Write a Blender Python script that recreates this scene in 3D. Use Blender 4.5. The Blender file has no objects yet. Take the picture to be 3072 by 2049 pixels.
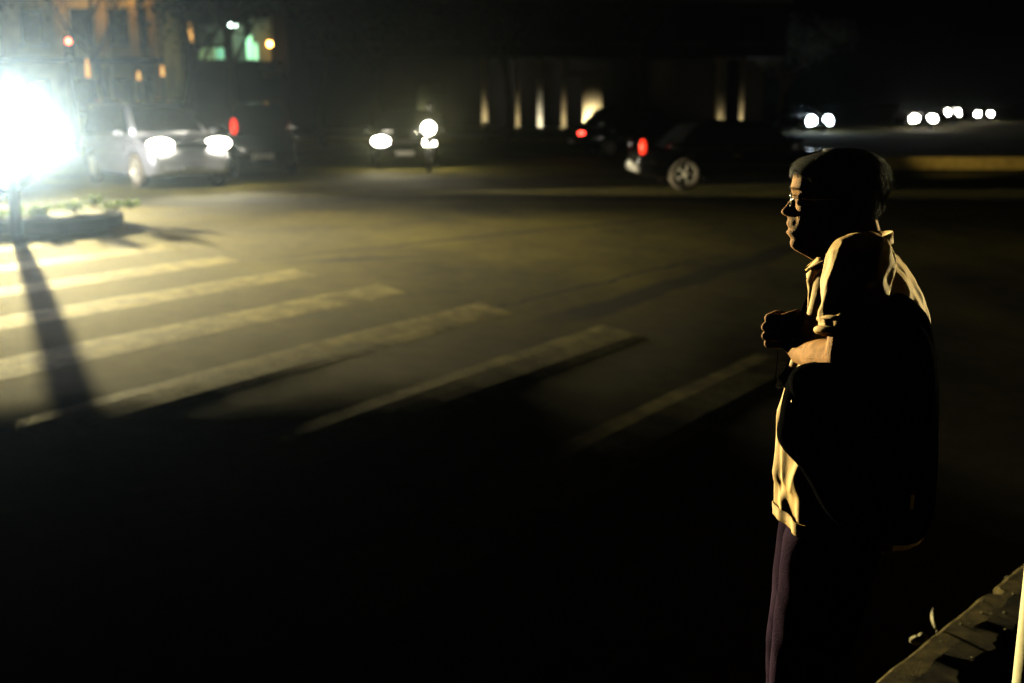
import bpy, bmesh, math, random
from mathutils import Vector, Matrix, noise as mnoise
random.seed(7)
PI = math.pi
sc = bpy.context.scene
COL = sc.collection
# ------------------------------------------------------------------ camera model
CAMZ, PITCH, FPX = 1.84, math.radians(12.4), 3294.0
SP, CP = math.sin(PITCH), math.cos(PITCH)
def ray(px, py):
    u = (px - 1536) / FPX; v = (1024.5 - py) / FPX
    return Vector((u, CP + v * SP, -SP + v * CP))
def ground_pt(px, py, z=0.0):
    d = ray(px, py); t = (z - CAMZ) / d.z
    return Vector((0, 0, CAMZ)) + d * t
def at(px, py, Y):
    d = ray(px, py)
    return Vector((0, 0, CAMZ)) + d * (Y / d.y)
cam = bpy.data.cameras.new('camera'); co = bpy.data.objects.new('camera', cam); COL.objects.link(co)
co.location = (0, 0, CAMZ); co.rotation_euler = (PI / 2 - PITCH, 0, 0)
cam.lens = 36 * FPX / 3072; cam.sensor_width = 36; cam.clip_start = .05; cam.clip_end = 800
cam.dof.use_dof = True; cam.dof.focus_distance = 2.53; cam.dof.aperture_fstop = 2.5; cam.dof.aperture_blades = 0
sc.camera = co
# ------------------------------------------------------------------ render settings
sc.render.engine = 'CYCLES'
sc.view_settings.view_transform = 'Standard'; sc.view_settings.look = 'None'
sc.view_settings.exposure = -0.3; sc.view_settings.gamma = 1
cy = sc.cycles
cy.use_denoising = True; cy.max_bounces = 5; cy.diffuse_bounces = 0; cy.glossy_bounces = 2; cy.volume_bounces = 0
cy.transmission_bounces = 3; cy.transparent_max_bounces = 6
cy.sample_clamp_indirect = 4; cy.caustics_reflective = False; cy.caustics_refractive = False
try: cy.use_light_tree = True
except Exception: pass
w = bpy.data.worlds.new('World'); sc.world = w; w.use_nodes = True
nt = w.node_tree; bg = nt.nodes['Background']
sky = nt.nodes.new('ShaderNodeTexSky'); sky.sky_type = 'NISHITA'; sky.sun_disc = False
sky.sun_elevation = math.radians(-6); sky.sun_rotation = math.radians(-30)
nt.links.new(sky.outputs[0], bg.inputs[0]); bg.inputs[1].default_value = 0.004
# ------------------------------------------------------------------ materials
def mat(name, col, rough=.6, metal=0, var=.15, scale=12., bump=0., bscale=60., trans=0., spec=.5, coat=0.):
    m = bpy.data.materials.new(name); m.use_nodes = True
    n = m.node_tree.nodes; l = m.node_tree.links; b = n['Principled BSDF']
    b.inputs['Roughness'].default_value = rough; b.inputs['Metallic'].default_value = metal
    b.inputs['Specular IOR Level'].default_value = spec; b.inputs['Coat Weight'].default_value = coat
    tc = n.new('ShaderNodeTexCoord')
    nz = n.new('ShaderNodeTexNoise'); nz.inputs['Scale'].default_value = scale; nz.inputs['Detail'].default_value = 4
    l.new(tc.outputs['Object'], nz.inputs['Vector'])
    cr = n.new('ShaderNodeValToRGB')
    cr.color_ramp.elements[0].position = .3; cr.color_ramp.elements[1].position = .7
    cr.color_ramp.elements[0].color = tuple(c * (1 - var) for c in col) + (1,)
    cr.color_ramp.elements[1].color = tuple(min(1, c * (1 + var)) for c in col) + (1,)
    l.new(nz.outputs[0], cr.inputs[0]); l.new(cr.outputs[0], b.inputs['Base Color'])
    if bump:
        nb = n.new('ShaderNodeTexNoise'); nb.inputs['Scale'].default_value = bscale; nb.inputs['Detail'].default_value = 5
        l.new(tc.outputs['Object'], nb.inputs['Vector'])
        bp = n.new('ShaderNodeBump'); bp.inputs['Strength'].default_value = bump; bp.inputs['Distance'].default_value = .01
        l.new(nb.outputs[0], bp.inputs['Height']); l.new(bp.outputs[0], b.inputs['Normal'])
    if trans:
        tr = n.new('ShaderNodeBsdfTranslucent'); l.new(cr.outputs[0], tr.inputs[0])
        mx = n.new('ShaderNodeMixShader'); mx.inputs[0].default_value = trans
        l.new(b.outputs[0], mx.inputs[1]); l.new(tr.outputs[0], mx.inputs[2])
        l.new(mx.outputs[0], n['Material Output'].inputs['Surface'])
    return m
def emit(name, col, strength):
    m = bpy.data.materials.new(name); m.use_nodes = True
    n = m.node_tree.nodes; b = n['Principled BSDF']
    b.inputs['Base Color'].default_value = (*col, 1); b.inputs['Roughness'].default_value = .2
    b.inputs['Emission Color'].default_value = (*col, 1); b.inputs['Emission Strength'].default_value = strength
    return m
M = {}
def mm(k, *a, **kw):
    M[k] = mat(k, *a, **kw); return M[k]
mm('skin', (.56, .29, .115), .6, var=.3, scale=50, bump=.6, bscale=300, spec=.02)
mm('hair', (.005, .003, .0015), .42, var=.5, scale=120, spec=.07, bump=.8, bscale=420)
mm('shirt', (.80, .49, .13), .8, var=.06, scale=8, bump=.25, bscale=420, trans=.02)
mm('trousers', (.036, .023, .042), .9, var=.4, scale=9, bump=.5, bscale=300, spec=0)
mm('bag', (.0045, .0045, .005), .9, var=.3, scale=40, bump=.5, bscale=300, spec=0)
mm('strap', (.005, .0045, .0045), .9, var=.2, bump=.4, bscale=500, spec=0)
mm('shoe', (.02, .015, .012), .4)
mm('brass', (.55, .42, .2), .3, 1)
mm('frame_metal', (.35, .32, .3), .25, 1)
mm('lens', (.7, .85, .85), .08, .0, spec=1., coat=1.)
mm('kerbstone', (.085, .064, .018), .95, var=.5, scale=22, bump=.5, bscale=210, spec=.1)
mm('paving', (.12, .075, .04), .95, var=.6, scale=14, bump=.5, bscale=160, spec=.1)
mm('leaf_dry', (.35, .3, .16), .6, bump=.4, bscale=90)
mm('pebble', (.28, .25, .12), .85, var=.3, scale=40, bump=.6, bscale=80)
mm('post_paint', (.75, .68, .42), .5, var=.08, scale=20, bump=.15, bscale=40)
mm('silver_paint', (.55, .55, .60), .25, .6, var=.03, coat=1.)
mm('black_paint', (.006, .006, .007), .15, var=.1, coat=.6)
mm('dark_paint', (.02, .018, .02), .2, var=.1, coat=.8)
mm('grey_paint', (.14, .14, .15), .3, .4, coat=.8)
mm('white_paint', (.6, .6, .58), .3, coat=.6)
mm('glass', (.006, .007, .008), .05, var=0, spec=.6)
mm('rubber', (.02, .02, .02), .8, var=.2, bump=.3)
mm('rubber_dusty', (.16, .13, .09), .85, var=.2, bump=.3)
mm('alloy', (.62, .58, .45), .35, .3, var=.05)
mm('trim', (.012, .012, .012), .55)
mm('chrome', (.8, .78, .72), .12, 1)
mm('bumper_pale', (.45, .42, .36), .35, .2)
mm('lamp_off', (.5, .5, .5), .1, .2, coat=1.)
mm('plate', (.6, .58, .5), .5)
mm('concrete', (.14, .13, .11), .9, var=.2, scale=3, bump=.6, bscale=20)
mm('yellow_wall', (.50, .36, .14), .9, var=.3, scale=1.2, bump=.4, bscale=10)
mm('grey_wall', (.16, .18, .13), .9, var=.2, scale=1.5, bump=.4, bscale=10)
mm('dark_wall', (.012, .009, .007), .9, var=.3, scale=2)
mm('column_plaster', (.42, .36, .24), .85, var=.15, scale=6, bump=.4, bscale=20)
mm('kerb_yellow', (.42, .30, .06), .8, var=.2, scale=5, bump=.3, bscale=30)
mm('bark', (.07, .04, .025), .95, var=.4, scale=12, bump=1., bscale=20)
mm('leaf', (.05, .075, .02), .6, var=.4, scale=.8, trans=.2)
mm('shrub_leaf', (.11, .17, .03), .6, var=.4, scale=8, trans=.3)
mm('soil', (.07, .06, .03), .95, var=.4, scale=8, bump=.8, bscale=30)
mm('sign_back', (.10, .10, .11), .45, .5)
mm('sign_rim', (.75, .75, .75), .3, .5)
mm('red_lens', (.07, .006, .005), .2, coat=1.)
mm('white_cloth', (.6, .55, .45), .8)
M['head_main'] = emit('head_main', (1, .95, .9), 520)
M['head_far'] = emit('head_far', (1, .93, .78), 130)
M['head_mid'] = emit('head_mid', (1, .92, .72), 90)
M['head_cool'] = emit('head_cool', (.75, .92, 1), 110)
M['tail_on'] = emit('tail_on', (1, .05, .03), 14)
M['tail_dim'] = emit('tail_dim', (1, .04, .015), 2.2)
M['red_lamp'] = emit('red_lamp', (1, .12, .06), 26)
M['amber_lamp'] = emit('amber_lamp', (1, .45, .08), 45)
M['amber_dim'] = emit('amber_dim', (1, .5, .12), 1.6)
M['white_lamp'] = emit('white_lamp', (.75, 1, .85), 30)
M['tube_lamp'] = emit('tube_lamp', (.45, 1, .6), 1.5)
M['window_lit'] = emit('window_lit', (.35, .52, .22), .55)
M['window_lit_cool'] = emit('window_lit_cool', (.3, .8, .5), .9)
M['uplight'] = emit('uplight', (1, .9, .65), 3)
# asphalt
LD = Vector((.571, .821)); LN = Vector((.821, -.571)); LP = Vector((.02, 9.92))
def asphalt():
    m = bpy.data.materials.new('asphalt'); m.use_nodes = True
    n = m.node_tree.nodes; l = m.node_tree.links; b = n['Principled BSDF']
    tc = n.new('ShaderNodeTexCoord')
    def noise(s, d=5, r=.6):
        x = n.new('ShaderNodeTexNoise'); x.inputs['Scale'].default_value = s; x.inputs['Detail'].default_value = d
        x.inputs['Roughness'].default_value = r; l.new(tc.outputs['Object'], x.inputs['Vector']); return x
    def math_(op, a, bb=None, c=None):
        x = n.new('ShaderNodeMath'); x.operation = op
        for i, v in enumerate((a, bb, c)):
            if v is None: continue
            if isinstance(v, (int, float)): x.inputs[i].default_value = v
            else: l.new(v, x.inputs[i])
        return x.outputs[0]
    sp = n.new('ShaderNodeSeparateXYZ'); l.new(tc.outputs['Object'], sp.inputs[0])
    big = noise(.45, 3); mid = noise(5, 5); fine = noise(90, 3)
    mr = n.new('ShaderNodeValToRGB'); e = mr.color_ramp.elements
    e[0].position = .38; e[0].color = (.045, .038, .004, 1); e[1].position = .66; e[1].color = (.20, .165, .020, 1)
    mixv = math_('ADD', math_('MULTIPLY', big.outputs[0], .55), math_('ADD', math_('MULTIPLY', mid.outputs[0], .25), math_('MULTIPLY', fine.outputs[0], .22)))
    l.new(mixv, mr.inputs[0])
    col = mr.outputs[0]
    wob = noise(1.3, 3)
    def dark_strip(p, d, w0, s0, s1, dark):  # darkens the base colour along a wavering strip
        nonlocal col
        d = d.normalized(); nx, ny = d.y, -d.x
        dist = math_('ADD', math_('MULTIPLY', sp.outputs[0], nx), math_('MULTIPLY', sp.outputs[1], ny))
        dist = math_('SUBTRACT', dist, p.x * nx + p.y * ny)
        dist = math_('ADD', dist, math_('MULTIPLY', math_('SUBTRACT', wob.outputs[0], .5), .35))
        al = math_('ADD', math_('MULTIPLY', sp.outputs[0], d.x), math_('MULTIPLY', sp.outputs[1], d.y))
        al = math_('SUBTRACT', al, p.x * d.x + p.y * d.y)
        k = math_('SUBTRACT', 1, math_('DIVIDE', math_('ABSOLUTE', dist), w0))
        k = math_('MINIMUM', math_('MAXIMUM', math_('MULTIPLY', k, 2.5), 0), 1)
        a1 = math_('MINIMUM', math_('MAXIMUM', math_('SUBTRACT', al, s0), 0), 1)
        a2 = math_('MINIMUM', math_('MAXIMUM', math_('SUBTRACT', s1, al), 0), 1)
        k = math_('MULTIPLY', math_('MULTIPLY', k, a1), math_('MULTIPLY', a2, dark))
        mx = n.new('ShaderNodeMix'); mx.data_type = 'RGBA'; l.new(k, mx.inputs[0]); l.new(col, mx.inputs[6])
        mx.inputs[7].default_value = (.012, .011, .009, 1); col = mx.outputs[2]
    dark_strip(Vector((0.02, 9.92)), Vector((3.58, 5.28)), .22, 0.2, 8, .9)
    dark_strip(Vector((-3.3, 12.9)), Vector((.73, .68)), .10, 0, 9, .6)
    dark_strip(Vector((-3.0, 12.85)), Vector((1, .45)), .14, 0, 2.4, .9)
    dark_strip(Vector((-4.6, 5.0)), Vector((.60, .80)), .05, 0, 12, .85)
    dark_strip(Vector((0, 21.2)), Vector((1, .03)), .5, -6, 14, .5)
    l.new(col, b.inputs['Base Color'])
    b.inputs['Roughness'].default_value = .95; b.inputs['Specular IOR Level'].default_value = .15
    bp = n.new('ShaderNodeBump'); bp.inputs['Strength'].default_value = .30; bp.inputs['Distance'].default_value = .01
    l.new(fine.outputs[0], bp.inputs['Height'])
    l.new(bp.outputs[0], b.inputs['Normal'])
    return m
M['asphalt'] = asphalt()
def road_paint():
    m = mat('road_paint', (.50, .43, .17), .85, var=.25, scale=5, bump=.4, bscale=70, spec=.15)
    n = m.node_tree.nodes; l = m.node_tree.links; b = n['Principled BSDF']
    tc = n['Texture Coordinate']; z = n.new('ShaderNodeTexNoise'); z.inputs['Scale'].default_value = 3; z.inputs['Detail'].default_value = 8; z.inputs['Roughness'].default_value = .75
    l.new(tc.outputs['Object'], z.inputs['Vector'])
    r = n.new('ShaderNodeValToRGB'); r.color_ramp.elements[0].position = .40; r.color_ramp.elements[1].position = .56
    l.new(z.outputs[0], r.inputs[0])
    mx = n.new('ShaderNodeMix'); mx.data_type = 'RGBA'; l.new(r.outputs[0], mx.inputs[0])
    mx.inputs[6].default_value = (.20, .17, .07, 1); l.new(n['Color Ramp'].outputs[0], mx.inputs[7]); l.new(mx.outputs[2], b.inputs['Base Color'])
    return m
M['road_paint'] = road_paint()
# ------------------------------------------------------------------ mesh helpers
def link(name, me, m=None, parent=None, smooth=False):
    o = bpy.data.objects.new(name, me); COL.objects.link(o)
    if m: 
        me.materials.clear(); me.materials.append(M[m] if isinstance(m, str) else m)
    if smooth: me.shade_smooth()
    if parent: o.parent = parent
    return o
def obj(name, bm, m=None, parent=None, smooth=False, bevel=0):
    me = bpy.data.meshes.new(name); bmesh.ops.recalc_face_normals(bm, faces=bm.faces[:]); bm.to_mesh(me); bm.free()
    o = link(name, me, m, parent, smooth)
    if bevel:
        b = o.modifiers.new('b', 'BEVEL'); b.width = bevel; b.segments = 2; b.limit_method = 'ANGLE'
    return o
def tag(o, label=None, cat=None, group=None, kind=None):
    if label: o['label'] = label
    if cat: o['category'] = cat
    if group: o['group'] = group
    if kind: o['kind'] = kind
    return o
def empty(name, loc=(0, 0, 0), rz=0):
    o = bpy.data.objects.new(name, None); COL.objects.link(o); o.location = loc; o.rotation_euler = (0, 0, rz); return o
def box(bm, c, s, rz=0, mtx=None):
    r = bmesh.ops.create_cube(bm, size=1)
    T = Matrix.Translation(c) @ Matrix.Rotation(rz, 4, 'Z') @ Matrix.Diagonal((*s, 1))
    if mtx: T = mtx @ T
    bmesh.ops.transform(bm, matrix=T, verts=r['verts']); return r['verts']
def ball(bm, c, s, seg=24, mtx=None):
    r = bmesh.ops.create_uvsphere(bm, u_segments=seg, v_segments=seg // 2 + 2, radius=1)
    T = Matrix.Translation(c) @ (mtx or Matrix.Identity(4)) @ Matrix.Diagonal((*s, 1))
    bmesh.ops.transform(bm, matrix=T, verts=r['verts']); return r['verts']
def frame(d):
    d = Vector(d).normalized(); a = Vector((0, 0, 1)) if abs(d.z) < .9 else Vector((1, 0, 0))
    x = d.cross(a).normalized(); y = d.cross(x).normalized(); return x, y
def tube(bm, pts, rad, seg=12, caps=True):
    """closed tube through pts with radii"""
    pts = [Vector(p) for p in pts]
    if isinstance(rad, (int, float)): rad = [rad] * len(pts)
    x, y = frame(pts[1] - pts[0]); rings = []
    for i, p in enumerate(pts):
        d = (pts[min(i + 1, len(pts) - 1)] - pts[max(i - 1, 0)]).normalized()
        x = (x - d * x.dot(d)).normalized(); y = d.cross(x)
        rings.append([bm.verts.new(p + (x * math.cos(a) + y * math.sin(a)) * rad[i]) for a in [2 * PI * k / seg for k in range(seg)]])
    for a, b in zip(rings, rings[1:]):
        for k in range(seg): bm.faces.new((a[k], a[(k + 1) % seg], b[(k + 1) % seg], b[k]))
    if caps: bm.faces.new(rings[0][::-1]); bm.faces.new(rings[-1])
    return rings
def capsule(bm, a, b, ra, rb, n=16):
    a, b = Vector(a), Vector(b); d = b - a; L = d.length or 1e-6; u = d / L
    pts = []; rad = []
    for k in range(0, 6):
        t = PI / 2 * k / 5; pts.append(a - u * ra * math.cos(t)); rad.append(max(ra * math.sin(t), ra * .06))
    for k in range(1, 6):
        t = k / 5; pts.append(a + d * t); rad.append(ra + (rb - ra) * t)
    for k in range(1, 6):
        t = PI / 2 * k / 5; pts.append(b + u * rb * math.sin(t)); rad.append(max(rb * math.cos(t), rb * .06))
    tube(bm, pts, rad, n)
def rings_mesh(bm, rings, close=True, cap=True):
    vs = [[bm.verts.new(p) for p in r] for r in rings]; n = len(vs[0])
    for a, b in zip(vs, vs[1:]):
        for k in range(n if close else n - 1): bm.faces.new((a[k], a[(k + 1) % n], b[(k + 1) % n], b[k]))
    if cap and close: bm.faces.new(vs[0][::-1]); bm.faces.new(vs[-1])
    return vs
def prism(bm, pts, h0, h1, fn):
    """outline pts (2D), extruded h0..h1, fn(u,v,h)->xyz"""
    a = [bm.verts.new(fn(u, v, h0)) for u, v in pts]; b = [bm.verts.new(fn(u, v, h1)) for u, v in pts]; n = len(pts)
    bm.faces.new(a[::-1]); bm.faces.new(b)
    for k in range(n): bm.faces.new((a[k], a[(k + 1) % n], b[(k + 1) % n], b[k]))
def interp(tab, x):
    """piecewise smooth interpolation in a list of rows sorted by row[0]"""
    if x <= tab[0][0]: return tab[0][1:]
    for a, b in zip(tab, tab[1:]):
        if x <= b[0]:
            t = (x - a[0]) / (b[0] - a[0])
            return tuple(p + (q - p) * t for p, q in zip(a[1:], b[1:]))
    return tab[-1][1:]
def evalmesh(o):
    dg = bpy.context.evaluated_depsgraph_get(); dg.update()
    mats = [m_ for m_ in o.data.materials]
    me = bpy.data.meshes.new_from_object(o.evaluated_get(dg)); o.modifiers.clear(); o.data = me
    if not any(me.materials):
        me.materials.clear()
        for m_ in mats: me.materials.append(m_)
    for p in me.polygons: p.material_index = 0
    return o
def sm(x): x = max(0, min(1, x)); return x * x * (3 - 2 * x)
# ------------------------------------------------------------------ ground
LIGHT_FALL = [(-9, 1), (-7, .97), (-5, .84), (-3, .60), (-2, .45), (-1, .28), (0, .10), (1, .035), (2, .012), (4, .004), (14, .002)]  # target share of headlight left; the road drop is shaped to match
def build_shade_drop():
    """road drop shaped so that the grazing headlight dies out towards the near gutter"""
    tab = {}
    for ia in range(-60, 61):
        a = ia * .5; z = 0; col = []
        for k in range(0, 241):
            s_ = -9 + k * .1; x = LP.x + LD.x * a + LN.x * s_; y = LP.y + LD.y * a + LN.y * s_
            dx, dy = x + 9.5, y - 20.58; dist = max(5, math.hypot(dx, dy)); dt = max(.35, (dx * LN.x + dy * LN.y) / dist) if dist > 0 else .35
            r = 1 - interp(LIGHT_FALL, s_ + max(0, min(4, 9.5 - y)) * .45)[0]; sl = min(.10, (1.05 - z) / dist / dt) * r * max(0, min(1, (24 - y) / 6))
            z -= sl * .1 if z > -.75 else 0; col.append(z)
        tab[ia] = col
    return tab
SHADE_DROP = build_shade_drop()
def H(x, y):
    s = (x - LP.x) * LN.x + (y - LP.y) * LN.y; a = (x - LP.x) * LD.x + (y - LP.y) * LD.y
    fa = max(-59.9, min(59.9, a * 2)); ia = math.floor(fa); u = fa - ia
    fs = max(0, min(239.9, (s + 9) * 10)); k = int(fs); v = fs - k
    A_, B_ = SHADE_DROP[ia], SHADE_DROP[ia + 1]
    z = (A_[k] * (1 - v) + A_[k + 1] * v) * (1 - u) + (B_[k] * (1 - v) + B_[k + 1] * v) * u
    q = 1 - .65 * sm((s + 3) / 4)
    z += q * .009 * mnoise.noise(Vector((x * .35, y * .35, 0))) + q * .004 * mnoise.noise(Vector((x * .9 + 5, y * .6, 3)))
    # relief fades out to flat in the distance
    f = max(0, 1 - max(0, y - 24) / 12) if y > 24 else 1
    return z * f
def axis(lo, hi, a, b, fine, coarse):
    out = []; x = lo
    while x < hi:
        out.append(x)
        if a <= x < b: x += fine
        else:
            d = (a - x) if x < a else (x - b); x += max(fine, min(coarse, fine + d * .35)) if x >= b else max(fine, min(coarse, (a - x) * .4 + fine))
    out.append(hi); return out
xs = axis(-260, 260, -9, 9, .12, 40); ys = axis(-60, 420, .6, 22, .12, 40)
bm = bmesh.new(); g = [[bm.verts.new((x, y, H(x, y))) for x in xs] for y in ys]
for j in range(len(ys) - 1):
    for i in range(len(xs) - 1): bm.faces.new((g[j][i], g[j][i + 1], g[j + 1][i + 1], g[j + 1][i]))
tag(obj('road', bm, 'asphalt', smooth=True), 'worn dusty asphalt carriageway of the wide junction', 'road', kind='structure')
# crosswalk stripes: thick worn paint following the road
sd = Vector((-.58, -.815)).normalized(); sn = Vector((sd.y, -sd.x))
if sn.dot(Vector((1, -1))) < 0: sn = -sn
names = ['third faintest', 'second faintest', 'dim', 'half shaded', 'long', 'bright', 'bright upper', 'short upper', 'topmost']
for i in range(-1, 7):
    tp = Vector((.77, 9.03)) + i * Vector((-1.07, 1.04)); dd = Vector((tp.x, tp.y, -CAMZ)); tt = 1.0
    for _ in range(40): tt = tt * .5 + .5 * (CAMZ - H(dd.x * tt, dd.y * tt)) / CAMZ
    tip = Vector((dd.x * tt, dd.y * tt)); bm = bmesh.new()
    L = 4.7 * tt; W = .47 * tt; nl, nw = 48, 4; th = .0010; top = []; bot = []
    for a in range(nl + 1):
        tr = []; br = []
        for c in range(nw + 1):
            s = a / nl * L; q = c / nw * W; p = tip + sd * s + sn * q
            if a in (0,): p = p + sd * .12 * (c / nw) + sd * .03 * mnoise.noise(Vector((i * 3, c * 1.7, 0)))
            e = .02 * mnoise.noise(Vector((p.x * 3, p.y * 3, 9))) if c in (0, nw) else 0
            p = p + sn * e
            edge = (c in (0, nw)) or a in (0, nl)
            tr.append(bm.verts.new((p.x, p.y, H(p.x, p.y) + (th if not edge else th * .2)))); br.append(bm.verts.new((p.x, p.y, H(p.x, p.y) - .03)))
        top.append(tr); bot.append(br)
    for a in range(nl):
        for c in range(nw): bm.faces.new((top[a][c], top[a][c + 1], top[a + 1][c + 1], top[a + 1][c]))
        bm.faces.new((top[a][0], top[a + 1][0], bot[a + 1][0], bot[a][0])); bm.faces.new((top[a][nw], bot[a][nw], bot[a + 1][nw], top[a + 1][nw]))
    for c in range(nw):
        bm.faces.new((top[0][c], bot[0][c], bot[0][c + 1], top[0][c + 1])); bm.faces.new((top[nl][c], top[nl][c + 1], bot[nl][c + 1], bot[nl][c]))
    tag(obj('crosswalk_stripe', bm, 'road_paint'), 'pale painted stripe of the zebra crossing, ' + ['eighth', 'seventh', 'sixth', 'fifth', 'fourth', 'third', 'second', 'first', 'last'][i + 2] + (' one counting away from the grass island' if i < 6 else ' sliver right beside the grass island'), 'road marking', 'zebra crossing stripes', 'structure')
# pavement under the person, with broken kerb
K0 = ground_pt(2625, 2040, -.05); K1 = ground_pt(3072, 1685, -.05)
kd = (K1 - K0); kd.z = 0; kd.normalize(); kn = Vector((kd.y, -kd.x, 0))          # kn: away from the road
def kp(s, q, z): p = K0 + kd * s + kn * q; return Vector((p.x, p.y, z))
bm = bmesh.new(); rows = []
for a in range(-100, 160):
    s = a * .03; j = .012 * mnoise.noise(Vector((s * 3, 0, 1))) + .006 * mnoise.noise(Vector((s * 11, 3, 1)))
    if .93 < s < 1.02: j += .035
    wid = .18 + .05 * mnoise.noise(Vector((s * 2.2, 7, 0))) + .04 * mnoise.noise(Vector((s * 9, 2, 0))) + .02 * mnoise.noise(Vector((s * 25, 2, 0)))
    zt = -.05 + .004 * mnoise.noise(Vector((s * 4, 1, 5)))
    rows.append([kp(s, j, -.30), kp(s, j, zt - .015), kp(s, j + .015, zt), kp(s, wid * .5, zt + .003 * mnoise.noise(Vector((s * 8, 9, 0)))), kp(s, wid, zt - .004), kp(s, wid + .015, -.13), kp(s, wid + .015, -.30)])
vs = [[bm.verts.new(p) for p in r] for r in rows]
for a, b in zip(vs, vs[1:]):
    for k in range(6): bm.faces.new((a[k], a[k + 1], b[k + 1], b[k]))
    bm.faces.new((a[6], a[0], b[0], b[6]))
bm.faces.new(vs[0]); bm.faces.new(vs[-1][::-1])
tag(obj('kerb', bm, 'kerbstone'), 'chipped kerbstone edging the broken pavement at the lower corner', 'kerb', kind='structure')
bm = bmesh.new(); rows = []
for a in range(-40, 61):
    s = a * .08; r = []
    for b in range(0, 50):
        q = .2 + b * .06; z = -.066 + .030 * mnoise.noise(Vector((s * 3.1, q * 3.1, 4))) + .018 * mnoise.noise(Vector((s * 9, q * 9, 2))) - .05 * math.exp(-((q - .3) / .1) ** 2)
        r.append(bm.verts.new(kp(s, q, min(z, -.052))))
    rows.append(r)
for a, b in zip(rows, rows[1:]):
    for k in range(len(a) - 1): bm.faces.new((a[k], a[k + 1], b[k + 1], b[k]))
tag(obj('pavement', bm, 'paving', smooth=True), 'broken earthy pavement behind the kerbstone', 'pavement', kind='structure')
# grit, pebbles and leaf
random.seed(3)
bm = bmesh.new()
for k in range(260):
    s, q = random.uniform(-1, 1.6), random.uniform(.0, .9); p = kp(s, q, -.05 if q < .2 else -.075); r = random.uniform(.002, .006)
    bmesh.ops.create_icosphere(bm, subdivisions=1, radius=r, matrix=Matrix.Translation(p) @ Matrix.Diagonal((1, random.uniform(.6, 1.2), .6, 1)))
for k in range(900):
    x, y = random.uniform(-8, 3), random.uniform(9, 17); r = random.uniform(.002, .005)
    bmesh.ops.create_icosphere(bm, subdivisions=1, radius=r, matrix=Matrix.Translation((x, y, H(x, y) + .002)) @ Matrix.Diagonal((1, random.uniform(.6, 1.3), .6, 1)))
tag(obj('gravel', bm, 'pebble'), 'loose grit scattered over road and pavement', 'gravel', kind='stuff')
lp = at(2803, 1872, 0); 
def kerb_pt(px, py, back):
    p = ground_pt(px, py, -.05); s = (p - K0).dot(kd); return s
s_leaf = kerb_pt(2815, 1885, 0)
bm = bmesh.new(); nu, nv = 8, 12; gg = []
for j in range(nv + 1):
    t = j / nv; wd = .019 * math.sin(PI * min(1, t * .97 + .03)) ** .8
    gg.append([Vector(((i / nu - .5) * 2 * wd, .006 * math.sin(t * 3) + .006 * ((i / nu - .5) * 2) ** 2, t * .075)) for i in range(nu + 1)])
rr = [[bm.verts.new(p) for p in r] for r in gg]
for a, b in zip(rr, rr[1:]):
    for k in range(nu): bm.faces.new((a[k], a[k + 1], b[k + 1], b[k]))
tube(bm, [(0, 0, 0), (0, .004, -.02)], .0012, 6)
lo = obj('fallen_leaf', bm, 'leaf_dry', smooth=True); sol = lo.modifiers.new('s', 'SOLIDIFY'); sol.thickness = .0008
lo.location = kp(s_leaf, -.010, -.055); lo.rotation_euler = (-.1, .45, math.atan2(kd.y, kd.x) + .6)
tag(lo, 'pale curled leaf standing against the road side of the kerbstone', 'leaf')
s_peb = kerb_pt(2755, 1905, 0)
bm = bmesh.new(); ball(bm, (0, 0, 0), (.028, .019, .017), 20); ball(bm, (.026, .004, .006), (.018, .016, .017), 16)
for v in bm.verts: v.co += v.co.normalized() * .004 * mnoise.noise(v.co * 60)
po = obj('stone', bm, 'pebble', smooth=True); rm = po.modifiers.new('r', 'REMESH'); rm.mode = 'VOXEL'; rm.voxel_size = .003; rm.use_smooth_shade = True
pp = kp(s_peb, -.038, -.072); po.location = pp; po.rotation_euler = (0, 0, .3)
tag(po, 'lumpy yellowish stone in the gutter below the leaf', 'stone')
# white sign post at the right frame edge
bm = bmesh.new(); pb = at(3042, 2049, 2.36); PX = pb.x + .045
tube(bm, [(0, 0, -.1), (0, 0, 1.0), (0, 0, 2.9)], .045, 32)
post = obj('signpost', bm, 'post_paint', smooth=True); post.location = (PX, 2.36, -.06)
bm = bmesh.new(); tube(bm, [(0, 0, -.03), (0, 0, .0), (0, 0, .02)], [.09, .09, .05], 32); obj('base', bm, 'post_paint', post)
tag(post, 'cream painted metal pole rising at the lower right edge of the frame', 'pole')
# ------------------------------------------------------------------ traffic island
bm = bmesh.new(); out = []; zt = .17
Yn, Yf, Xe = 15.45, 17.6, -6.5
outline = [(-30, Yn), (Xe - .5, Yn)] + [(Xe - .5 + math.sin(a) * 1.1, (Yn + Yf) / 2 - math.cos(a) * (Yf - Yn) / 2) for a in [PI * k / 16 for k in range(1, 16)]] + [(Xe - .5, Yf), (-30, Yf)]
prism(bm, outline, -.05, zt, lambda u, v, h: Vector((u, v, h)))
tag(obj('traffic_island', bm, 'concrete', bevel=.03), 'low rounded concrete island carrying grass beside the crossing', 'island', kind='structure')
bm = bmesh.new()
inner = [(x + (.0 if x < -20 else -.18), (Yn + Yf) / 2 + (y - (Yn + Yf) / 2) * .86) for x, y in outline]
prism(bm, inner, zt - .02, zt + .03, lambda u, v, h: Vector((u, v, h)))
tag(obj('island_soil', bm, 'soil'), 'dry soil bed on top of the traffic island', 'soil', kind='structure')
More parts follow.
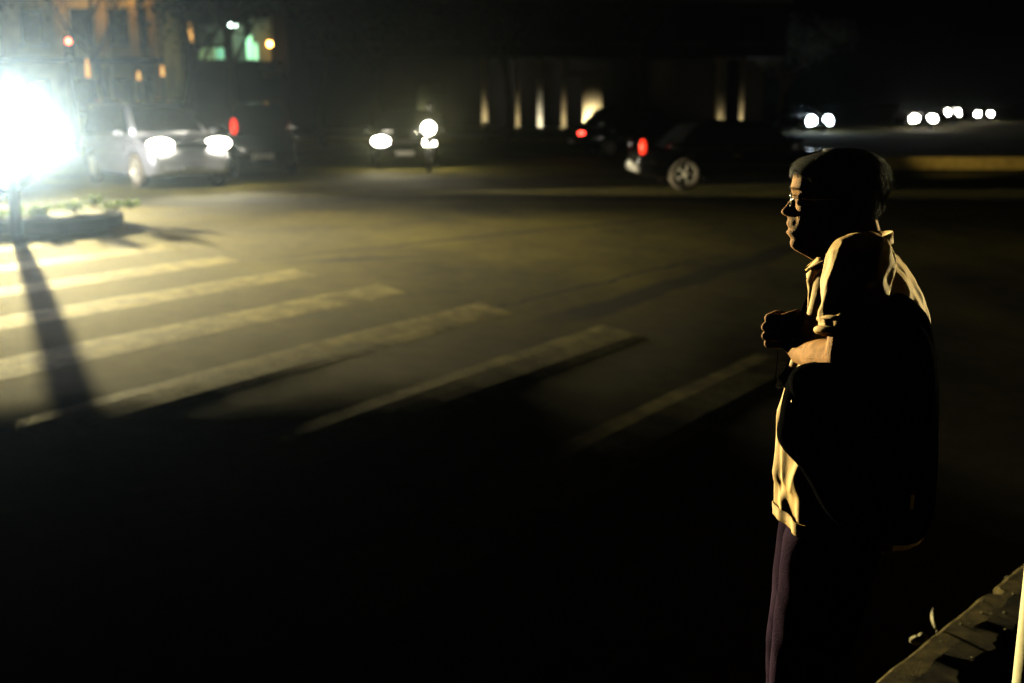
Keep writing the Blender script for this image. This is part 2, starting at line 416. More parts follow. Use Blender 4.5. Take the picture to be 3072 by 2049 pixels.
def blade(bm, p, h, w, lean):
    a = random.uniform(0, 2 * PI); u = Vector((math.cos(a), math.sin(a), 0)); dr = Vector((random.uniform(-1, 1), random.uniform(-1, 1), 0)) * lean
    v0, v1 = bm.verts.new(p - u * w), bm.verts.new(p + u * w); m0, m1 = bm.verts.new(p - u * w * .8 + dr * .4 + Vector((0, 0, h * .6))), bm.verts.new(p + u * w * .8 + dr * .4 + Vector((0, 0, h * .6)))
    t = bm.verts.new(p + dr + Vector((0, 0, h))); bm.faces.new((v0, v1, m1, m0)); bm.faces.new((m0, m1, t))
bm = bmesh.new(); random.seed(5)
for k in range(3800):
    x = random.uniform(-11.5, Xe - .2); y = random.uniform(Yn + .25, Yf - .3)
    if mnoise.noise(Vector((x * 1.3, y * 1.3, 2))) < -.12: continue
    blade(bm, Vector((x, y, zt + .03)), random.uniform(.03, .10), .007, .05)
tag(obj('grass', bm, 'shrub_leaf'), 'rough short grass on the traffic island', 'grass', kind='stuff')
def shrub(x, y, h, r, label):
    bm = bmesh.new(); root = empty('shrub', (x, y, zt + .03)); 
    for k in range(9):
        a = random.uniform(0, 2 * PI); q = random.uniform(.3, 1) * r
        tube(bm, [(0, 0, 0), (math.cos(a) * q * .5, math.sin(a) * q * .5, h * .5), (math.cos(a) * q, math.sin(a) * q, h * random.uniform(.7, 1))], [.008, .005, .002], 5)
    obj('stem', bm, 'bark', root); bm = bmesh.new()
    for k in range(170):
        p = Vector((random.gauss(0, r * .5), random.gauss(0, r * .5), h * random.uniform(.2, 1))); a = Vector((random.uniform(-1, 1), random.uniform(-1, 1), random.uniform(-.6, .9))).normalized() * random.uniform(.035, .07); b = a.cross(Vector((random.uniform(-1, 1), random.uniform(-1, 1), 1))).normalized() * .016
        q = [bm.verts.new(p), bm.verts.new(p + a * .5 + b), bm.verts.new(p + a), bm.verts.new(p + a * .5 - b)]; bm.faces.new(q)
    obj('foliage', bm, 'shrub_leaf', root)
    tag(root, label, 'shrub', 'small plants on the traffic island')
for px, y, h, r, lb in [(120, 16.2, .20, .16, 'small plant on the island nearest the round sign'), (225, 16.4, .30, .2, 'leafy plant in the middle of the island row below the silver car'), (285, 17.4, .28, .18, 'taller plant behind the bright grass under the silver car'), (345, 16.6, .26, .24, 'bushy plant below the front wheel of the silver car'), (395, 17.0, .20, .2, 'last small plant at the rounded island end')]:
    shrub((px - 1536) / FPX * y * 1.0, y, h * .55, r * .8, lb)
# round keep-left sign, seen from behind
sx, sy = -6.80, 15.05
sroot = empty('round_sign', (sx, sy, 0), math.radians(12))
bm = bmesh.new(); tube(bm, [(0, 0, -.02), (0, 0, .5), (0, 0, 1.05)], .075, 20); obj('post', bm, 'sign_back', sroot, True)
bm = bmesh.new(); tube(bm, [(0, .06, .92), (0, .09, .92)], .27, 40); obj('sign_plate', bm, 'sign_back', sroot)
bm = bmesh.new(); tube(bm, [(.275 * math.cos(a), .075, .92 + .275 * math.sin(a)) for a in [2 * PI * k / 40 for k in range(41)]], .014, 8); obj('rim', bm, 'sign_rim', sroot, True)
tag(sroot, 'round traffic sign on a short post at the left frame edge', 'sign')
# ------------------------------------------------------------------ vehicles
def wheel(root, x, y, r, wdt, tyre='rubber', rim='alloy', spokes=5):
    s = 1 if y > 0 else -1
    e = empty('wheel', (x, y, r)); e.parent = root
    bm = bmesh.new(); prof = [(r * .62, -wdt / 2), (r * .9, -wdt / 2), (r * .985, -wdt * .36), (r, 0), (r * .985, wdt * .36), (r * .9, wdt / 2), (r * .62, wdt / 2)]
    rings = [[(p[0] * math.cos(a), p[1], p[0] * math.sin(a)) for p in prof] for a in [2 * PI * k / 36 for k in range(36)]]
    vs = [[bm.verts.new(p) for p in q] for q in rings]
    for k in range(36):
        a, b = vs[k], vs[(k + 1) % 36]
        for j in range(len(prof)): bm.faces.new((a[j], a[(j + 1) % len(prof)], b[(j + 1) % len(prof)], b[j]))
    t = obj('tyre', bm, tyre, e, True)
    bm = bmesh.new(); yo = s * wdt * .38
    R = r * .64
    for k in range(36):
        a0, a1 = 2 * PI * k / 36, 2 * PI * (k + 1) / 36
        q = []
        for (rr_, yy) in ((R, s * wdt * .5), (R * .9, s * wdt * .5), (R * .9, -s * wdt * .3), (R, -s * wdt * .3)):
            q.append([(rr_ * math.cos(a), yy, rr_ * math.sin(a)) for a in (a0, a1)])
        V = [[bm.verts.new(p) for p in c] for c in q]
        for j in range(4): bm.faces.new((V[j][0], V[j][1], V[(j + 1) % 4][1], V[(j + 1) % 4][0]))
    for k in range(spokes):
        T = Matrix.Rotation(2 * PI * k / spokes, 4, 'Y')
        box(bm, (R * .5, yo, 0), (R * .98, wdt * .12, R * .26), mtx=T)
    tube(bm, [(0, yo - .03, 0), (0, yo + .03, 0)], R * .24, 20)
    obj('rim', bm, rim, e, True)
    bm = bmesh.new(); tube(bm, [(0, yo - s * .10, 0), (0, yo - s * .08, 0)], R * .88, 24); obj('brake_disc', bm, 'trim', e)
    return e
def car(name, loc, az, label, cat='car', L=4.4, W=1.75, Hh=1.5, style='sedan', paint='dark_paint', head='lamp_off', tail='red_lens', group=None, tyre='rubber', rim='alloy', wr=.32, one_tail=None, bumper=None, rack=False, hl=(.155, .17, .08), lz=None, tz=None, ts=None):
    """az: heading angle from +X; local x forward, y left"""
    root = empty(name, loc, az); hw = W / 2; f = L / 2
    zb = Hh * .60 if style != 'van' else Hh * .54
    hood = {'sedan': zb * .93, 'suv': zb * .98, 'hatch': zb * .96, 'van': zb}[style]
    deck = {'sedan': zb * 1.02, 'suv': zb, 'hatch': zb, 'van': zb}[style]
    st = [(-f, .42, zb * .74, .80), (-f + .06, .33, deck * .9, .9), (-f + .25, .27, deck * .985, .96), (-f + .7, .22, deck, .985), (-f * .35, .20, zb, 1), (0, .19, zb, 1), (f * .35, .20, zb, 1), (f - 1.25, .21, hood * 1.01, .99), (f - .6, .22, hood * .97, .97), (f - .25, .25, hood * .90, .93), (f - .06, .30, hood * .76, .84), (f, .38, hood * .62, .76)]
    bm = bmesh.new(); rings = []
    def ring(x, z0, z1, k):
        h = z1 - z0; ww = hw * k
        half = [(ww * .80, z0), (ww * .955, z0 + h * .06), (ww * .99, z0 + h * .30), (ww, z0 + h * .55), (ww * .985, z0 + h * .78), (ww * .93, z0 + h * .94), (ww * .80, z1), (ww * .4, z1 + .018)]
        return [(x, y, z) for y, z in half] + [(x, 0, z1 + .025)] + [(x, -y, z) for y, z in half[::-1]] + [(x, 0, z0)]
    dense = []
    for a, b in zip(st, st[1:]):
        nn = max(1, int((b[0] - a[0]) / .12))
        for k in range(nn): t = k / nn; dense.append(tuple(p + (q - p) * t for p, q in zip(a, b)))
    dense.append(st[-1])
    rings_mesh(bm, [ring(*s) for s in dense])
    body = obj('body', bm, paint, root, True)
    wb = L * .60; xf, xr = f - L * .19, f - L * .19 - wb
    cut = bmesh.new()
    for xx in (xf, xr):
        for s in (-1, 1): tube(cut, [(xx, s * (hw - .28), wr), (xx, s * (hw + .2), wr)], wr * 1.13, 32)
    cme = bpy.data.meshes.new('cut'); bmesh.ops.recalc_face_normals(cut, faces=cut.faces[:]); cut.to_mesh(cme); cut.free(); co_ = bpy.data.objects.new('cut', cme); COL.objects.link(co_)
    co_.parent = root
    bo = body.modifiers.new('c', 'BOOLEAN'); bo.operation = 'DIFFERENCE'; bo.object = co_; bo.solver = 'EXACT'
    evalmesh(body); bpy.data.objects.remove(co_)
    body.data.shade_smooth()
    try: body.data.set_sharp_from_angle(angle=math.radians(35))
    except Exception: pass
    # cabin
    cab = {'sedan': (-f + .55, -f + 1.15, f - 1.95, f - 1.15), 'suv': (-f + .08, -f + .35, f - 1.85, f - 1.1), 'hatch': (-f + .06, -f + .45, f - 1.75, f - .95), 'van': (-f + .05, -f + .12, f - .9, f - .25)}[style]
    x0, x1, x2, x3 = cab; zr = Hh; wt = hw * (.76 if style != 'van' else .86); wbm = hw * .93
    bm = bmesh.new()
    def cr(x0_, x1_, x2_, x3_, z, ww, in_=0):
        return None
    # greenhouse: 4 levels
    lv = []
    for t in (0, .5, .86, 1.0):
        z = zb - .03 + (zr - zb + .03) * t; ww = wbm + (wt - wbm) * t - (.10 if t == 1 else 0)
        xa = x0 + (x1 - x0) * t + (.12 if t == 1 else 0); xb = x3 + (x2 - x3) * t - (.15 if t == 1 else 0)
        r = []
        nn = 8
        for k in range(nn + 1): r.append((xa + (xb - xa) * k / nn, ww * (1 - .05 * (abs(k / nn - .5) * 2) ** 3), z + (.03 * math.sin(PI * k / nn) if t == 1 else 0)))
        for k in range(1, 4): r.append((xb + .05 * math.sin(PI * k / 4), ww * .95 * math.cos(PI * k / 4), z))
        for k in range(nn + 1): r.append((xb + (xa - xb) * k / nn, -ww * (1 - .05 * (abs(k / nn - .5) * 2) ** 3), z + (.03 * math.sin(PI * k / nn) if t == 1 else 0)))
        for k in range(1, 4): r.append((xa - .04 * math.sin(PI * k / 4), -ww * .95 * math.cos(PI * k / 4), z))
        lv.append(r)
    rings_mesh(bm, lv)
    obj('cabin', bm, paint, root, True)
    # windows, slightly proud panes
    def sidept(x, t, s, off=.012):
        ww = wbm + (wt - wbm) * t + off; return Vector((x, s * ww * .995, zb - .03 + (zr - zb + .03) * t))
    xm = (x1 + x2) / 2
    for s in (-1, 1):
        segs = [(x0 + (x1 - x0) * .5 + .14, xm - .04), (xm + .04, x3 + (x2 - x3) * .5 - .10)]
        for k, (a, b) in enumerate(segs):
            bm = bmesh.new(); sk0 = (x1 - x0) * .36 if k == 0 else 0; sk1 = (x3 - x2) * .36 if k == 1 else 0
            P = [sidept(a - sk0, .12, s), sidept(b + sk1, .12, s), sidept(b - sk1 * .9, .84, s), sidept(a + sk0 * .9, .84, s)]
            inn = [p - Vector((0, s * .03, 0)) for p in P]
            A = [bm.verts.new(p) for p in P]; B = [bm.verts.new(p) for p in inn]
            bm.faces.new(A); bm.faces.new(B[::-1])
            for j in range(4): bm.faces.new((A[j], A[(j + 1) % 4], B[(j + 1) % 4], B[j]))
            obj('window', bm, 'glass', root)
        # mirror, handles, sill
        bm = bmesh.new(); ball(bm, (x3 - .25, s * (hw + .09), zb + .07), (.07, .11, .075), 14); obj('mirror', bm, paint, root, True)
        for xx in ((xm + .1), (xm - .85)):
            bm = bmesh.new(); box(bm, (xx, s * (hw + .008), zb - .12), (.18, .03, .028)); obj('door_handle', bm, 'chrome', root, bevel=.006)
        bm = bmesh.new(); box(bm, (0, s * (hw - .03), .235), (wb - wr * 2.5, .07, .07)); obj('sill', bm, 'trim', root, bevel=.01)
    for nm, xb_, xt_, sg in (('windscreen', x3, x2, 1), ('rear_window', x0, x1, -1)):
        bm = bmesh.new(); P = []
        for t in (.14, .84):
            z = zb - .03 + (zr - zb + .03) * t; ww = wbm + (wt - wbm) * t; xx = xb_ + (xt_ - xb_) * t
            P.append([(xx + sg * (.05 * math.sin(PI * (k + 1) / 6) + .012), ww * .86 * math.cos(PI * (k + 1) / 6) / math.cos(PI / 6), z) for k in range(5)])
        V = [[bm.verts.new(p) for p in r] for r in P]; V2 = [[bm.verts.new((p[0] - sg * .03, p[1], p[2])) for p in r] for r in P]
        for k in range(4): bm.faces.new((V[0][k], V[0][k + 1], V[1][k + 1], V[1][k])); bm.faces.new((V2[0][k], V2[1][k], V2[1][k + 1], V2[0][k + 1]))
        for k in range(4): bm.faces.new((V[0][k], V2[0][k], V2[0][k + 1], V[0][k + 1])); bm.faces.new((V[1][k], V[1][k + 1], V2[1][k + 1], V2[1][k]))
        obj(nm, bm, 'glass', root)
    # lamps
    zl = lz or hood * .74
    for s in (-1, 1):
        bm = bmesh.new(); ball(bm, (f - .15, s * hw * .66, zl), hl, 16); obj('headlight', bm, head, root, True)
        bm = bmesh.new(); ztl = tz or deck * .80; ball(bm, (-f + .10, s * hw * .78, ztl), ts or (.12, .13, .13 if style in ('suv', 'hatch') else .07), 16)
        tt = tail if (one_tail is None or one_tail == s) else 'red_lens'
        obj('tail_light', bm, tt, root, True)
        wheel(root, xf, s * (hw - .11), wr, .2, tyre, rim); wheel(root, xr, s * (hw - .11), wr, .2, tyre, rim)
    bm = bmesh.new(); box(bm, (f - .045, 0, zl - .02), (.12, hw * .85, .11)); obj('grille', bm, 'trim', root, bevel=.02)
    bm = bmesh.new(); box(bm, (f - .06, 0, .40), (.2, hw * 1.45, .16)); obj('front_bumper', bm, bumper or paint, root, bevel=.06)
    bm = bmesh.new(); box(bm, (-f + .06, 0, .45), (.22, hw * 1.62, .2)); obj('rear_bumper', bm, bumper or paint, root, bevel=.07)
    bm = bmesh.new(); box(bm, (f + .045, 0, .42), (.02, .5, .11)); obj('number_plate', bm, 'plate', root)
    bm = bmesh.new(); box(bm, (-f - .055, 0, .52), (.02, .5, .11)); obj('number_plate', bm, 'plate', root)
    if rack:
        for s in (-1, 1):
            bm = bmesh.new(); tube(bm, [(x1 + .2, s * wt * .86, Hh + .0), (x1 + .3, s * wt * .86, Hh + .055), (x2 - .3, s * wt * .86, Hh + .055), (x2 - .15, s * wt * .86, Hh - .01)], .018, 8); obj('roof_rail', bm, 'chrome', root, True)
    tag(root, label, cat, group); return root
def spot(name, loc, aim, watts, cone, col=(1, .9, .7), size=.05, blend=.6, parent=None):
    l = bpy.data.lights.new(name, 'SPOT'); l.energy = watts; l.color = col; l.spot_size = math.radians(cone); l.spot_blend = blend; l.shadow_soft_size = size
    o = bpy.data.objects.new(name, l); COL.objects.link(o); o.location = loc
    o.rotation_euler = (Vector(aim) - Vector(loc)).to_track_quat('-Z', 'Y').to_euler(); return o
G_near = 'vehicles stopped around the junction'; G_far = 'distant cars with headlights on'
def beam_pattern(o, width=.11, edge=.16, low=.15):
    l = o.data; l.use_nodes = True; n = l.node_tree.nodes; k = l.node_tree.links; em = n['Emission']
    g = n.new('ShaderNodeNewGeometry'); sx = n.new('ShaderNodeSeparateXYZ'); k.new(g.outputs['Incoming'], sx.inputs[0])
    ab = n.new('ShaderNodeMath'); ab.operation = 'ABSOLUTE'; k.new(sx.outputs[2], ab.inputs[0])
    mr = n.new('ShaderNodeMapRange'); mr.inputs['From Min'].default_value = edge; mr.inputs['From Max'].default_value = edge - width
    mr.inputs['To Min'].default_value = low; mr.inputs['To Max'].default_value = 1; k.new(ab.outputs[0], mr.inputs[0]); k.new(mr.outputs[0], em.inputs['Strength'])
# silver SUV
ha = math.radians(-51); hd = Vector((math.cos(ha), math.sin(ha), 0))
fw = Vector((-7.95, 23.7, 0))            # front right wheel
lat = Vector((math.sin(ha), -math.cos(ha), 0))
cen = fw - hd * (4.5 / 2 - 4.5 * .19) - lat * .85
SUV = car('parked_car', (cen.x, cen.y, 0), ha, 'silver off-road car with roof rails and lit headlights behind the grass island', L=4.5, W=1.95, Hh=1.80, lz=.93, style='suv', paint='silver_paint', head='head_mid', wr=.37, group=G_near, rack=True, tyre='rubber_dusty', hl=(.24, .26, .12))
# main glaring vehicle at the left edge, heading +X
va = math.radians(-10); vd = Vector((math.cos(va), math.sin(va), 0)); vl = Vector((-vd.y, vd.x, 0))
A = Vector((-9.62, 20.6, 1.05)); B = A + vl * 1.36
vf = (A + B) / 2; vc = vf - vd * (4.6 / 2 - .02)
VAN = car('van', (vc.x, vc.y, 0), va, 'white van with glaring headlights cut off by the left frame edge', 'van', L=4.6, W=1.9, Hh=2.0, style='van', paint='white_paint', head='head_main', wr=.34, group=G_near)
VZ = 1.0
beam_pattern(spot('headlight_beam', A + vd * .12 + Vector((0, 0, 0)), A + Vector((.54, -.82, .27)) * 10, 78000, 112, (1, .84, .40), .07, .75))
beam_pattern(spot('headlight_beam', B + vd * .16, B + Vector((.66, -.76, -.03)) * 10, 7000, 100, (1, .92, .8), .06, .7))
spot('headlight_beam', B + vd * .16, (-8.3, 24.2, .6), 500, 80, (1, .93, .85), .06, .7)  # side spill added to brighten the flank of the silver car
spot('headlight_beam', B + vd * .16, (3.4, 23.0, .75), 14000, 15, (1, .9, .62), .06, .6)
sf = cen + hd * 2.3
for s in (-1, 1): spot('headlight_beam', sf + lat * s * .62 + Vector((0, 0, .86)) + hd * .1, sf + hd * 12 + Vector((.0, -4, .2)), 500, 70, (1, .93, .75), .06, .7)
spot('added_glare', A + vd * .14, (0, 0, 1.84), 560000, 7.0, (.86, .96, 1), .06, 1.)  # extra spot aimed at the camera, added for the glare bloom
# dark hatchback seen from behind, tall tail lamp
p = at(850, 440, 26.5)
car('hatchback', (-6.45, 28.6, 0), math.radians(104), 'dark hatchback with one tall red tail lamp beside the silver car', L=3.8, W=1.65, Hh=1.75, tz=1.22, ts=(.1, .08, .2), style='hatch', paint='black_paint', tail='tail_dim', one_tail=1, group=G_near)
# dark car facing the camera
p = at(1212, 420, 30)
c3 = car('oncoming_car', (p.x - .23, 32.4, 0), math.radians(-90 + 6), 'dark car facing the camera with both headlights blazing in mid-junction', L=4.2, W=1.95, Hh=1.55, lz=.74, style='sedan', paint='black_paint', head='head_mid', group=G_near, hl=(.2, .24, .14))
for s in (-1, 1): spot('headlight_beam', (p.x - .1 + s * .62, 30.1, .72), (p.x * .4 + s * .6, 15, 1.6), 250, 60, (1, .92, .7), .06, .7)
# motorcycle just behind it (single lamp above the right lamp)
def motorbike(name, loc, az, label, lamp, lean=0):
    root = empty(name, loc, az)
    for x in (-.62, .62):
        e = empty('wheel', (x, 0, .3)); e.parent = root
        bm = bmesh.new(); tube(bm, [(.26 * math.cos(a), 0, .26 * math.sin(a)) for a in [2 * PI * k / 28 for k in range(29)]], .045, 8, False); obj('tyre', bm, 'rubber', e, True)
        bm = bmesh.new(); tube(bm, [(0, -.05, 0), (0, .05, 0)], .05, 12)
        for k in range(8):
            a = 2 * PI * k / 8; tube(bm, [(0, 0, 0), (.23 * math.cos(a), 0, .23 * math.sin(a))], .007, 5)
        obj('rim', bm, 'alloy', e)
    bm = bmesh.new(); tube(bm, [(.62, .06, .3), (.45, .06, .75), (.38, 0, .98)], .025, 8); tube(bm, [(.62, -.06, .3), (.45, -.06, .75), (.38, 0, .98)], .025, 8); tube(bm, [(.38, 0, .85), (.1, 0, .45), (-.3, 0, .4), (-.62, 0, .3)], .03, 8); obj('frame', bm, 'trim', root)
    bm = bmesh.new(); ball(bm, (.12, 0, .80), (.27, .13, .12), 16); obj('fuel_tank', bm, 'dark_paint', root, True)
    bm = bmesh.new(); box(bm, (-.35, 0, .78), (.65, .2, .09)); obj('seat', bm, 'trim', root, bevel=.03)
    bm = bmesh.new(); box(bm, (.02, 0, .45), (.32, .2, .28)); obj('engine', bm, 'grey_paint', root, bevel=.04)
    bm = bmesh.new(); tube(bm, [(.25, .36, 1.02), (.38, .1, .98), (.38, -.1, .98), (.25, -.36, 1.02)], .014, 8); obj('handlebar', bm, 'chrome', root, True)
    bm = bmesh.new(); ball(bm, (.5, 0, 1.12), (.07, .17, .16), 16); obj('headlight', bm, lamp, root, True)
    bm = bmesh.new(); ball(bm, (-.75, 0, .72), (.03, .06, .04), 12); obj('tail_light', bm, 'red_lens', root, True)
    tag(root, label, 'motorcycle'); return root
p = at(1284, 378, 29.4)
mb = motorbike('motorcycle', (p.x, 29.9, 0), math.radians(-88), 'motorcycle with a single blazing lamp in front of the oncoming dark car', 'head_mid')
mb.location.z = .0
bm = bmesh.new(); tube(bm, [(0, 0, .62), (0, 0, .95), (0, .03, 1.2), (0, .06, 1.42)], [.19, .15, .2, .09], 16); ball(bm, (0, .0, 1.58), (.1, .11, .13), 16)
for s in (-1, 1):
    tube(bm, [(s * .19, .05, 1.33), (s * .32, -.12, 1.12), (s * .3, -.36, 1.04)], [.055, .045, .035], 10); tube(bm, [(s * .1, .05, .72), (s * .22, -.36, .72), (s * .2, -.1, .3)], [.09, .075, .05], 10)
rd = obj('person', bm, 'black_paint', smooth=True); rd.location = (mb.location.x, mb.location.y + .28, .12)
rmm = rd.modifiers.new('r', 'REMESH'); rmm.mode = 'VOXEL'; rmm.voxel_size = .02; rmm.use_smooth_shade = True
tag(rd, 'dark rider sitting on the motorcycle beside the oncoming car', 'person')
# dark sedan further back: lit tail lamps at left, roof line rising right
a1 = math.radians(16)
c4 = car('sedan', ((1935 - 1536) / FPX * 37.2 / 1.0 - .27, 37.4, 0), a1, 'dark sedan in the middle distance with glowing red tail lamps', L=4.7, W=1.75, Hh=1.62, style='sedan', paint='black_paint', tail='tail_on', one_tail=-1, group=G_near)
# near black car, rear at left
a2 = math.radians(3)
c5 = car('black_car', (4.9, 23.95, 0), a2, 'black car crossing behind the man with a pale alloy rear wheel', L=4.65, W=1.8, Hh=1.40, style='sedan', paint='black_paint', tail='tail_dim', one_tail=-1, tz=.88, ts=(.07, .12, .17), head='lamp_off', wr=.34, group=G_near, bumper='bumper_pale', tyre='rubber_dusty')
spot('headlight_beam', Vector((8.15, 24.3, .62)), Vector((13, 30, 2.0)), 800, 46, (1, .8, .4), .07, .6)
# distant cars
def far(name, pxc, Y, label, head='head_far', px2=None, W=1.75, Hh=1.5, style='sedan', yaw=-90, paint='dark_paint', hl=(.2, .22, .2)):
    x = (pxc - 1536) / FPX * Y * 1.0
    return car(name, (x, Y + 2.2, 0), math.radians(yaw), label, head=head, group=G_far, hl=hl, W=W, Hh=Hh, style=style, paint=paint)
far('distant_car', 2410, 66, 'distant car with bluish headlights above the head of the man', 'head_cool', yaw=-70, W=1.75, hl=(.2, .26, .3))
far('distant_car', 2748, 74, 'distant car with the widest pair of warm headlights, right of the man', 'head_far', hl=(.2, .30, .24))
far('distant_car', 2920, 98, 'farthest car with two close headlights near the right frame edge', 'head_far', yaw=-86, hl=(.2, .2, .2))
far('distant_car', 2805, 90, 'distant van mostly dark with one tall lamp between the two pairs of headlights', 'head_far', style='van', Hh=1.9, yaw=-66, hl=(.15, .13, .34))
# ------------------------------------------------------------------ far kerb / median
bm = bmesh.new(); box(bm, (7.9 + 15, 30.3, .15), (30, .35, .36), 0)
tag(obj('low_wall', bm, 'kerb_yellow', bevel=.03), 'long yellow painted low wall behind the black car, running right', 'wall')
bm = bmesh.new(); box(bm, (-4, 53, .1), (34, 6, .25))
tag(obj('far_pavement', bm, 'concrete', bevel=.02), 'far pavement in front of the colonnade', 'pavement', kind='structure')
bm = bmesh.new(); box(bm, (-3.5, 49.6, .1), (14, .3, .26))
tag(obj('far_kerb', bm, 'kerb_yellow', bevel=.02), 'yellow painted kerb along the far side of the road', 'kerb', kind='structure')
# ------------------------------------------------------------------ buildings
def bx(px, Y): return (px - 1536) / FPX * Y / 1.0239
def bz(py, Y):
    d = ray(1536, py); return CAMZ + d.z / d.y * Y
# colonnade building
YC = 56.0
col_b = empty('colonnade_building', (0, YC, 0))
bm = bmesh.new(); box(bm, (1.2, 4.2, 6), (24.5, .4, 12)); obj('back_wall', bm, 'dark_wall', col_b)
bm = bmesh.new(); box(bm, (1.2, 1.2, 5.2), (24.5, 3, 2.6)); obj('upper_storey', bm, 'dark_wall', col_b, bevel=.05)
bm = bmesh.new(); box(bm, (1.2, 1.3, .2), (24.5, 3.4, .5)); obj('plinth', bm, 'concrete', col_b, bevel=.03)
bm = bmesh.new(); box(bm, (1.2, 1.2, 6.6), (24.9, 3.4, .25)); obj('cornice', bm, 'concrete', col_b, bevel=.04)
for k in range(8):
    e = bmesh.new(); box(e, (-9.3 + k * 3, -.31, 5.3), (1.3, .06, 1.4)); wn = obj('window', e, 'glass', col_b)
    e = bmesh.new(); box(e, (-9.3 + k * 3, -.33, 4.55), (1.5, .14, .1)); obj('sill', e, 'concrete', wn)
cols = [(1454, 18, 1.2), (1553, 13, .8), (1620, 17, 2.2), (1692, 15, .9), (2160, 34, .5), (2225, 14, .9)]
for px, wpx, pw in cols:
    x = bx(px, YC); wd = wpx / FPX * YC
    bm = bmesh.new(); tube(bm, [(x, 0, .4), (x, 0, .55), (x, 0, .6), (x, 0, 3.6), (x, 0, 3.7), (x, 0, 3.9)], [wd * .62, wd * .62, wd * .5, wd * .44, wd * .62, wd * .66], 20); obj('column', bm, 'column_plaster', col_b, True)
for x0, x1, y0, y1 in ((1748, 1806, 212, 385), (1700, 1748, 212, 232), (1254, 1322, 255, 345)):
    bm = bmesh.new(); xa, xb = bx(x0, YC), bx(x1, YC); za, zb_ = bz(y1, YC), bz(y0, YC)
    box(bm, ((xa + xb) / 2, .05, (za + zb_) / 2), (xb - xa, .5, zb_ - za)); obj('pier', bm, 'column_plaster' if x0 != 1254 else 'grey_wall', col_b, bevel=.03)
tag(col_b, 'long dark building with a row of pale columns lit from below', 'building')
for i, (px, wpx, pw) in enumerate(cols + [(1776, 50, 5.), (1270, 20, .9)]):  # unseen uplights added to brighten the columns from below
    x = bx(px, YC); f_ = empty('added_spotlight', (x, YC - 1.0, .45))
    bm = bmesh.new(); tube(bm, [(0, 0, -.12), (0, 0, 0), (0, .03, .10)], [.09, .05, .07], 14); obj('housing', bm, 'trim', f_, True)
    bm = bmesh.new(); tube(bm, [(0, .033, .105), (0, .034, .11)], .05, 14); obj('lamp_glass', bm, 'uplight', f_)
    lab = ['below the leftmost thick column', 'below the slim second column', 'below the brightest middle column', 'below the column beside the pier', 'below the broad right column', 'below the slim far right column', 'below the wide pier next to the sedan', 'below the square grey panel'][i]
    tag(f_, 'small added ground spotlight ' + lab, 'spotlight', 'added ground spotlights along the colonnade')
    L_ = bpy.data.lights.new('uplight_beam', 'SPOT'); L_.energy = 90 * pw; L_.color = (1, .86, .55) if i != 2 else (.95, .95, .85); L_.spot_size = math.radians(86); L_.spot_blend = .8; L_.shadow_soft_size = .05
    lo_ = bpy.data.objects.new('uplight_beam', L_); COL.objects.link(lo_); lo_.location = (x, YC - .85, .60); lo_.rotation_euler = (Vector((0, 1, .55))).to_track_quat('-Z', 'Y').to_euler()
# warm building upper left
YB = 50.0
wb_ = empty('apartment_building', (0, YB, 0))
xa, xb = bx(-420, YB), bx(500, YB); zc = 6.5
bm = bmesh.new(); box(bm, ((xa + xb) / 2, 3, zc), (xb - xa, 6, 13)); obj('wall', bm, 'yellow_wall', wb_)
for px in (205, 330, 425, 480):
    bm = bmesh.new(); box(bm, (bx(px, YB), -.2, 6.5), (.38, .4, 13)); obj('pilaster', bm, 'yellow_wall', wb_, bevel=.02)
for z in (3.55, 6.6, 9.8):
    bm = bmesh.new(); box(bm, ((xa + xb) / 2, -.3, z), (xb - xa, .9, .22)); obj('floor_band', bm, 'dark_wall', wb_, bevel=.02)
for px in (120, 265, 378, 450):
    for z in (2.0, 5.0, 8.2):
        bm = bmesh.new(); box(bm, (bx(px, YB), -.03, z), (1.0, .08, 1.5)); wn = obj('window', bm, 'glass', wb_)
        bm = bmesh.new(); box(bm, (bx(px, YB), -.1, z - .82), (1.2, .2, .1)); obj('sill', bm, 'concrete', wn)
tag(wb_, 'ochre multi-storey building with pilasters at the upper left', 'building')
# green lit building
YG = 52.0
gb = empty('office_building', (0, YG, 0))
def gbox(name, x0, x1, y0, y1, m, dep=.3, yo=0, par=None, bev=0):
    bm = bmesh.new(); X0, X1 = bx(x0, YG), bx(x1, YG); Z1, Z0 = bz(y0, YG), bz(y1, YG)
    box(bm, ((X0 + X1) / 2, yo, (Z0 + Z1) / 2), (abs(X1 - X0), dep, abs(Z1 - Z0))); return obj(name, bm, m, par or gb, bevel=bev)
gbox('wall', 560, 860, -300, 392, 'dark_wall', 6, 3.6)
gbox('upper_wall', 606, 676, 72, 132, 'grey_wall', .3, .3)
gbox('side_wall', 705, 740, 70, 190, 'grey_wall', .3, .3)
gbox('side_wall', 753, 822, 52, 128, 'grey_wall', .3, .35)
win = gbox('window', 597, 681, 142, 178, 'window_lit', .1, .3)
for k in range(5): gbox('mullion', 600 + k * 19, 603 + k * 19, 141, 179, 'dark_wall', .16, .24, win)
win = gbox('window', 652, 678, 145, 176, 'window_lit_cool', .1, .22)
for (x0, x1, y0, y1) in ((748, 764, 108, 178), (769, 780, 128, 180)):
    gbox('tube_light', x0, x1, y0, y1, 'tube_lamp', .12, .0)
gbox('stair_wall', 782, 818, 130, 205, 'grey_wall', .3, .2)
gbox('balcony', 700, 850, 186, 196, 'dark_wall', 1.2, -.4)
gbox('light_pool', 806, 862, 215, 232, 'grey_wall', .6, -.6)  # pale slab standing in for a pool of light on the pavement
tag(gb, 'dark office building with green lit windows and vertical tube lights', 'building')
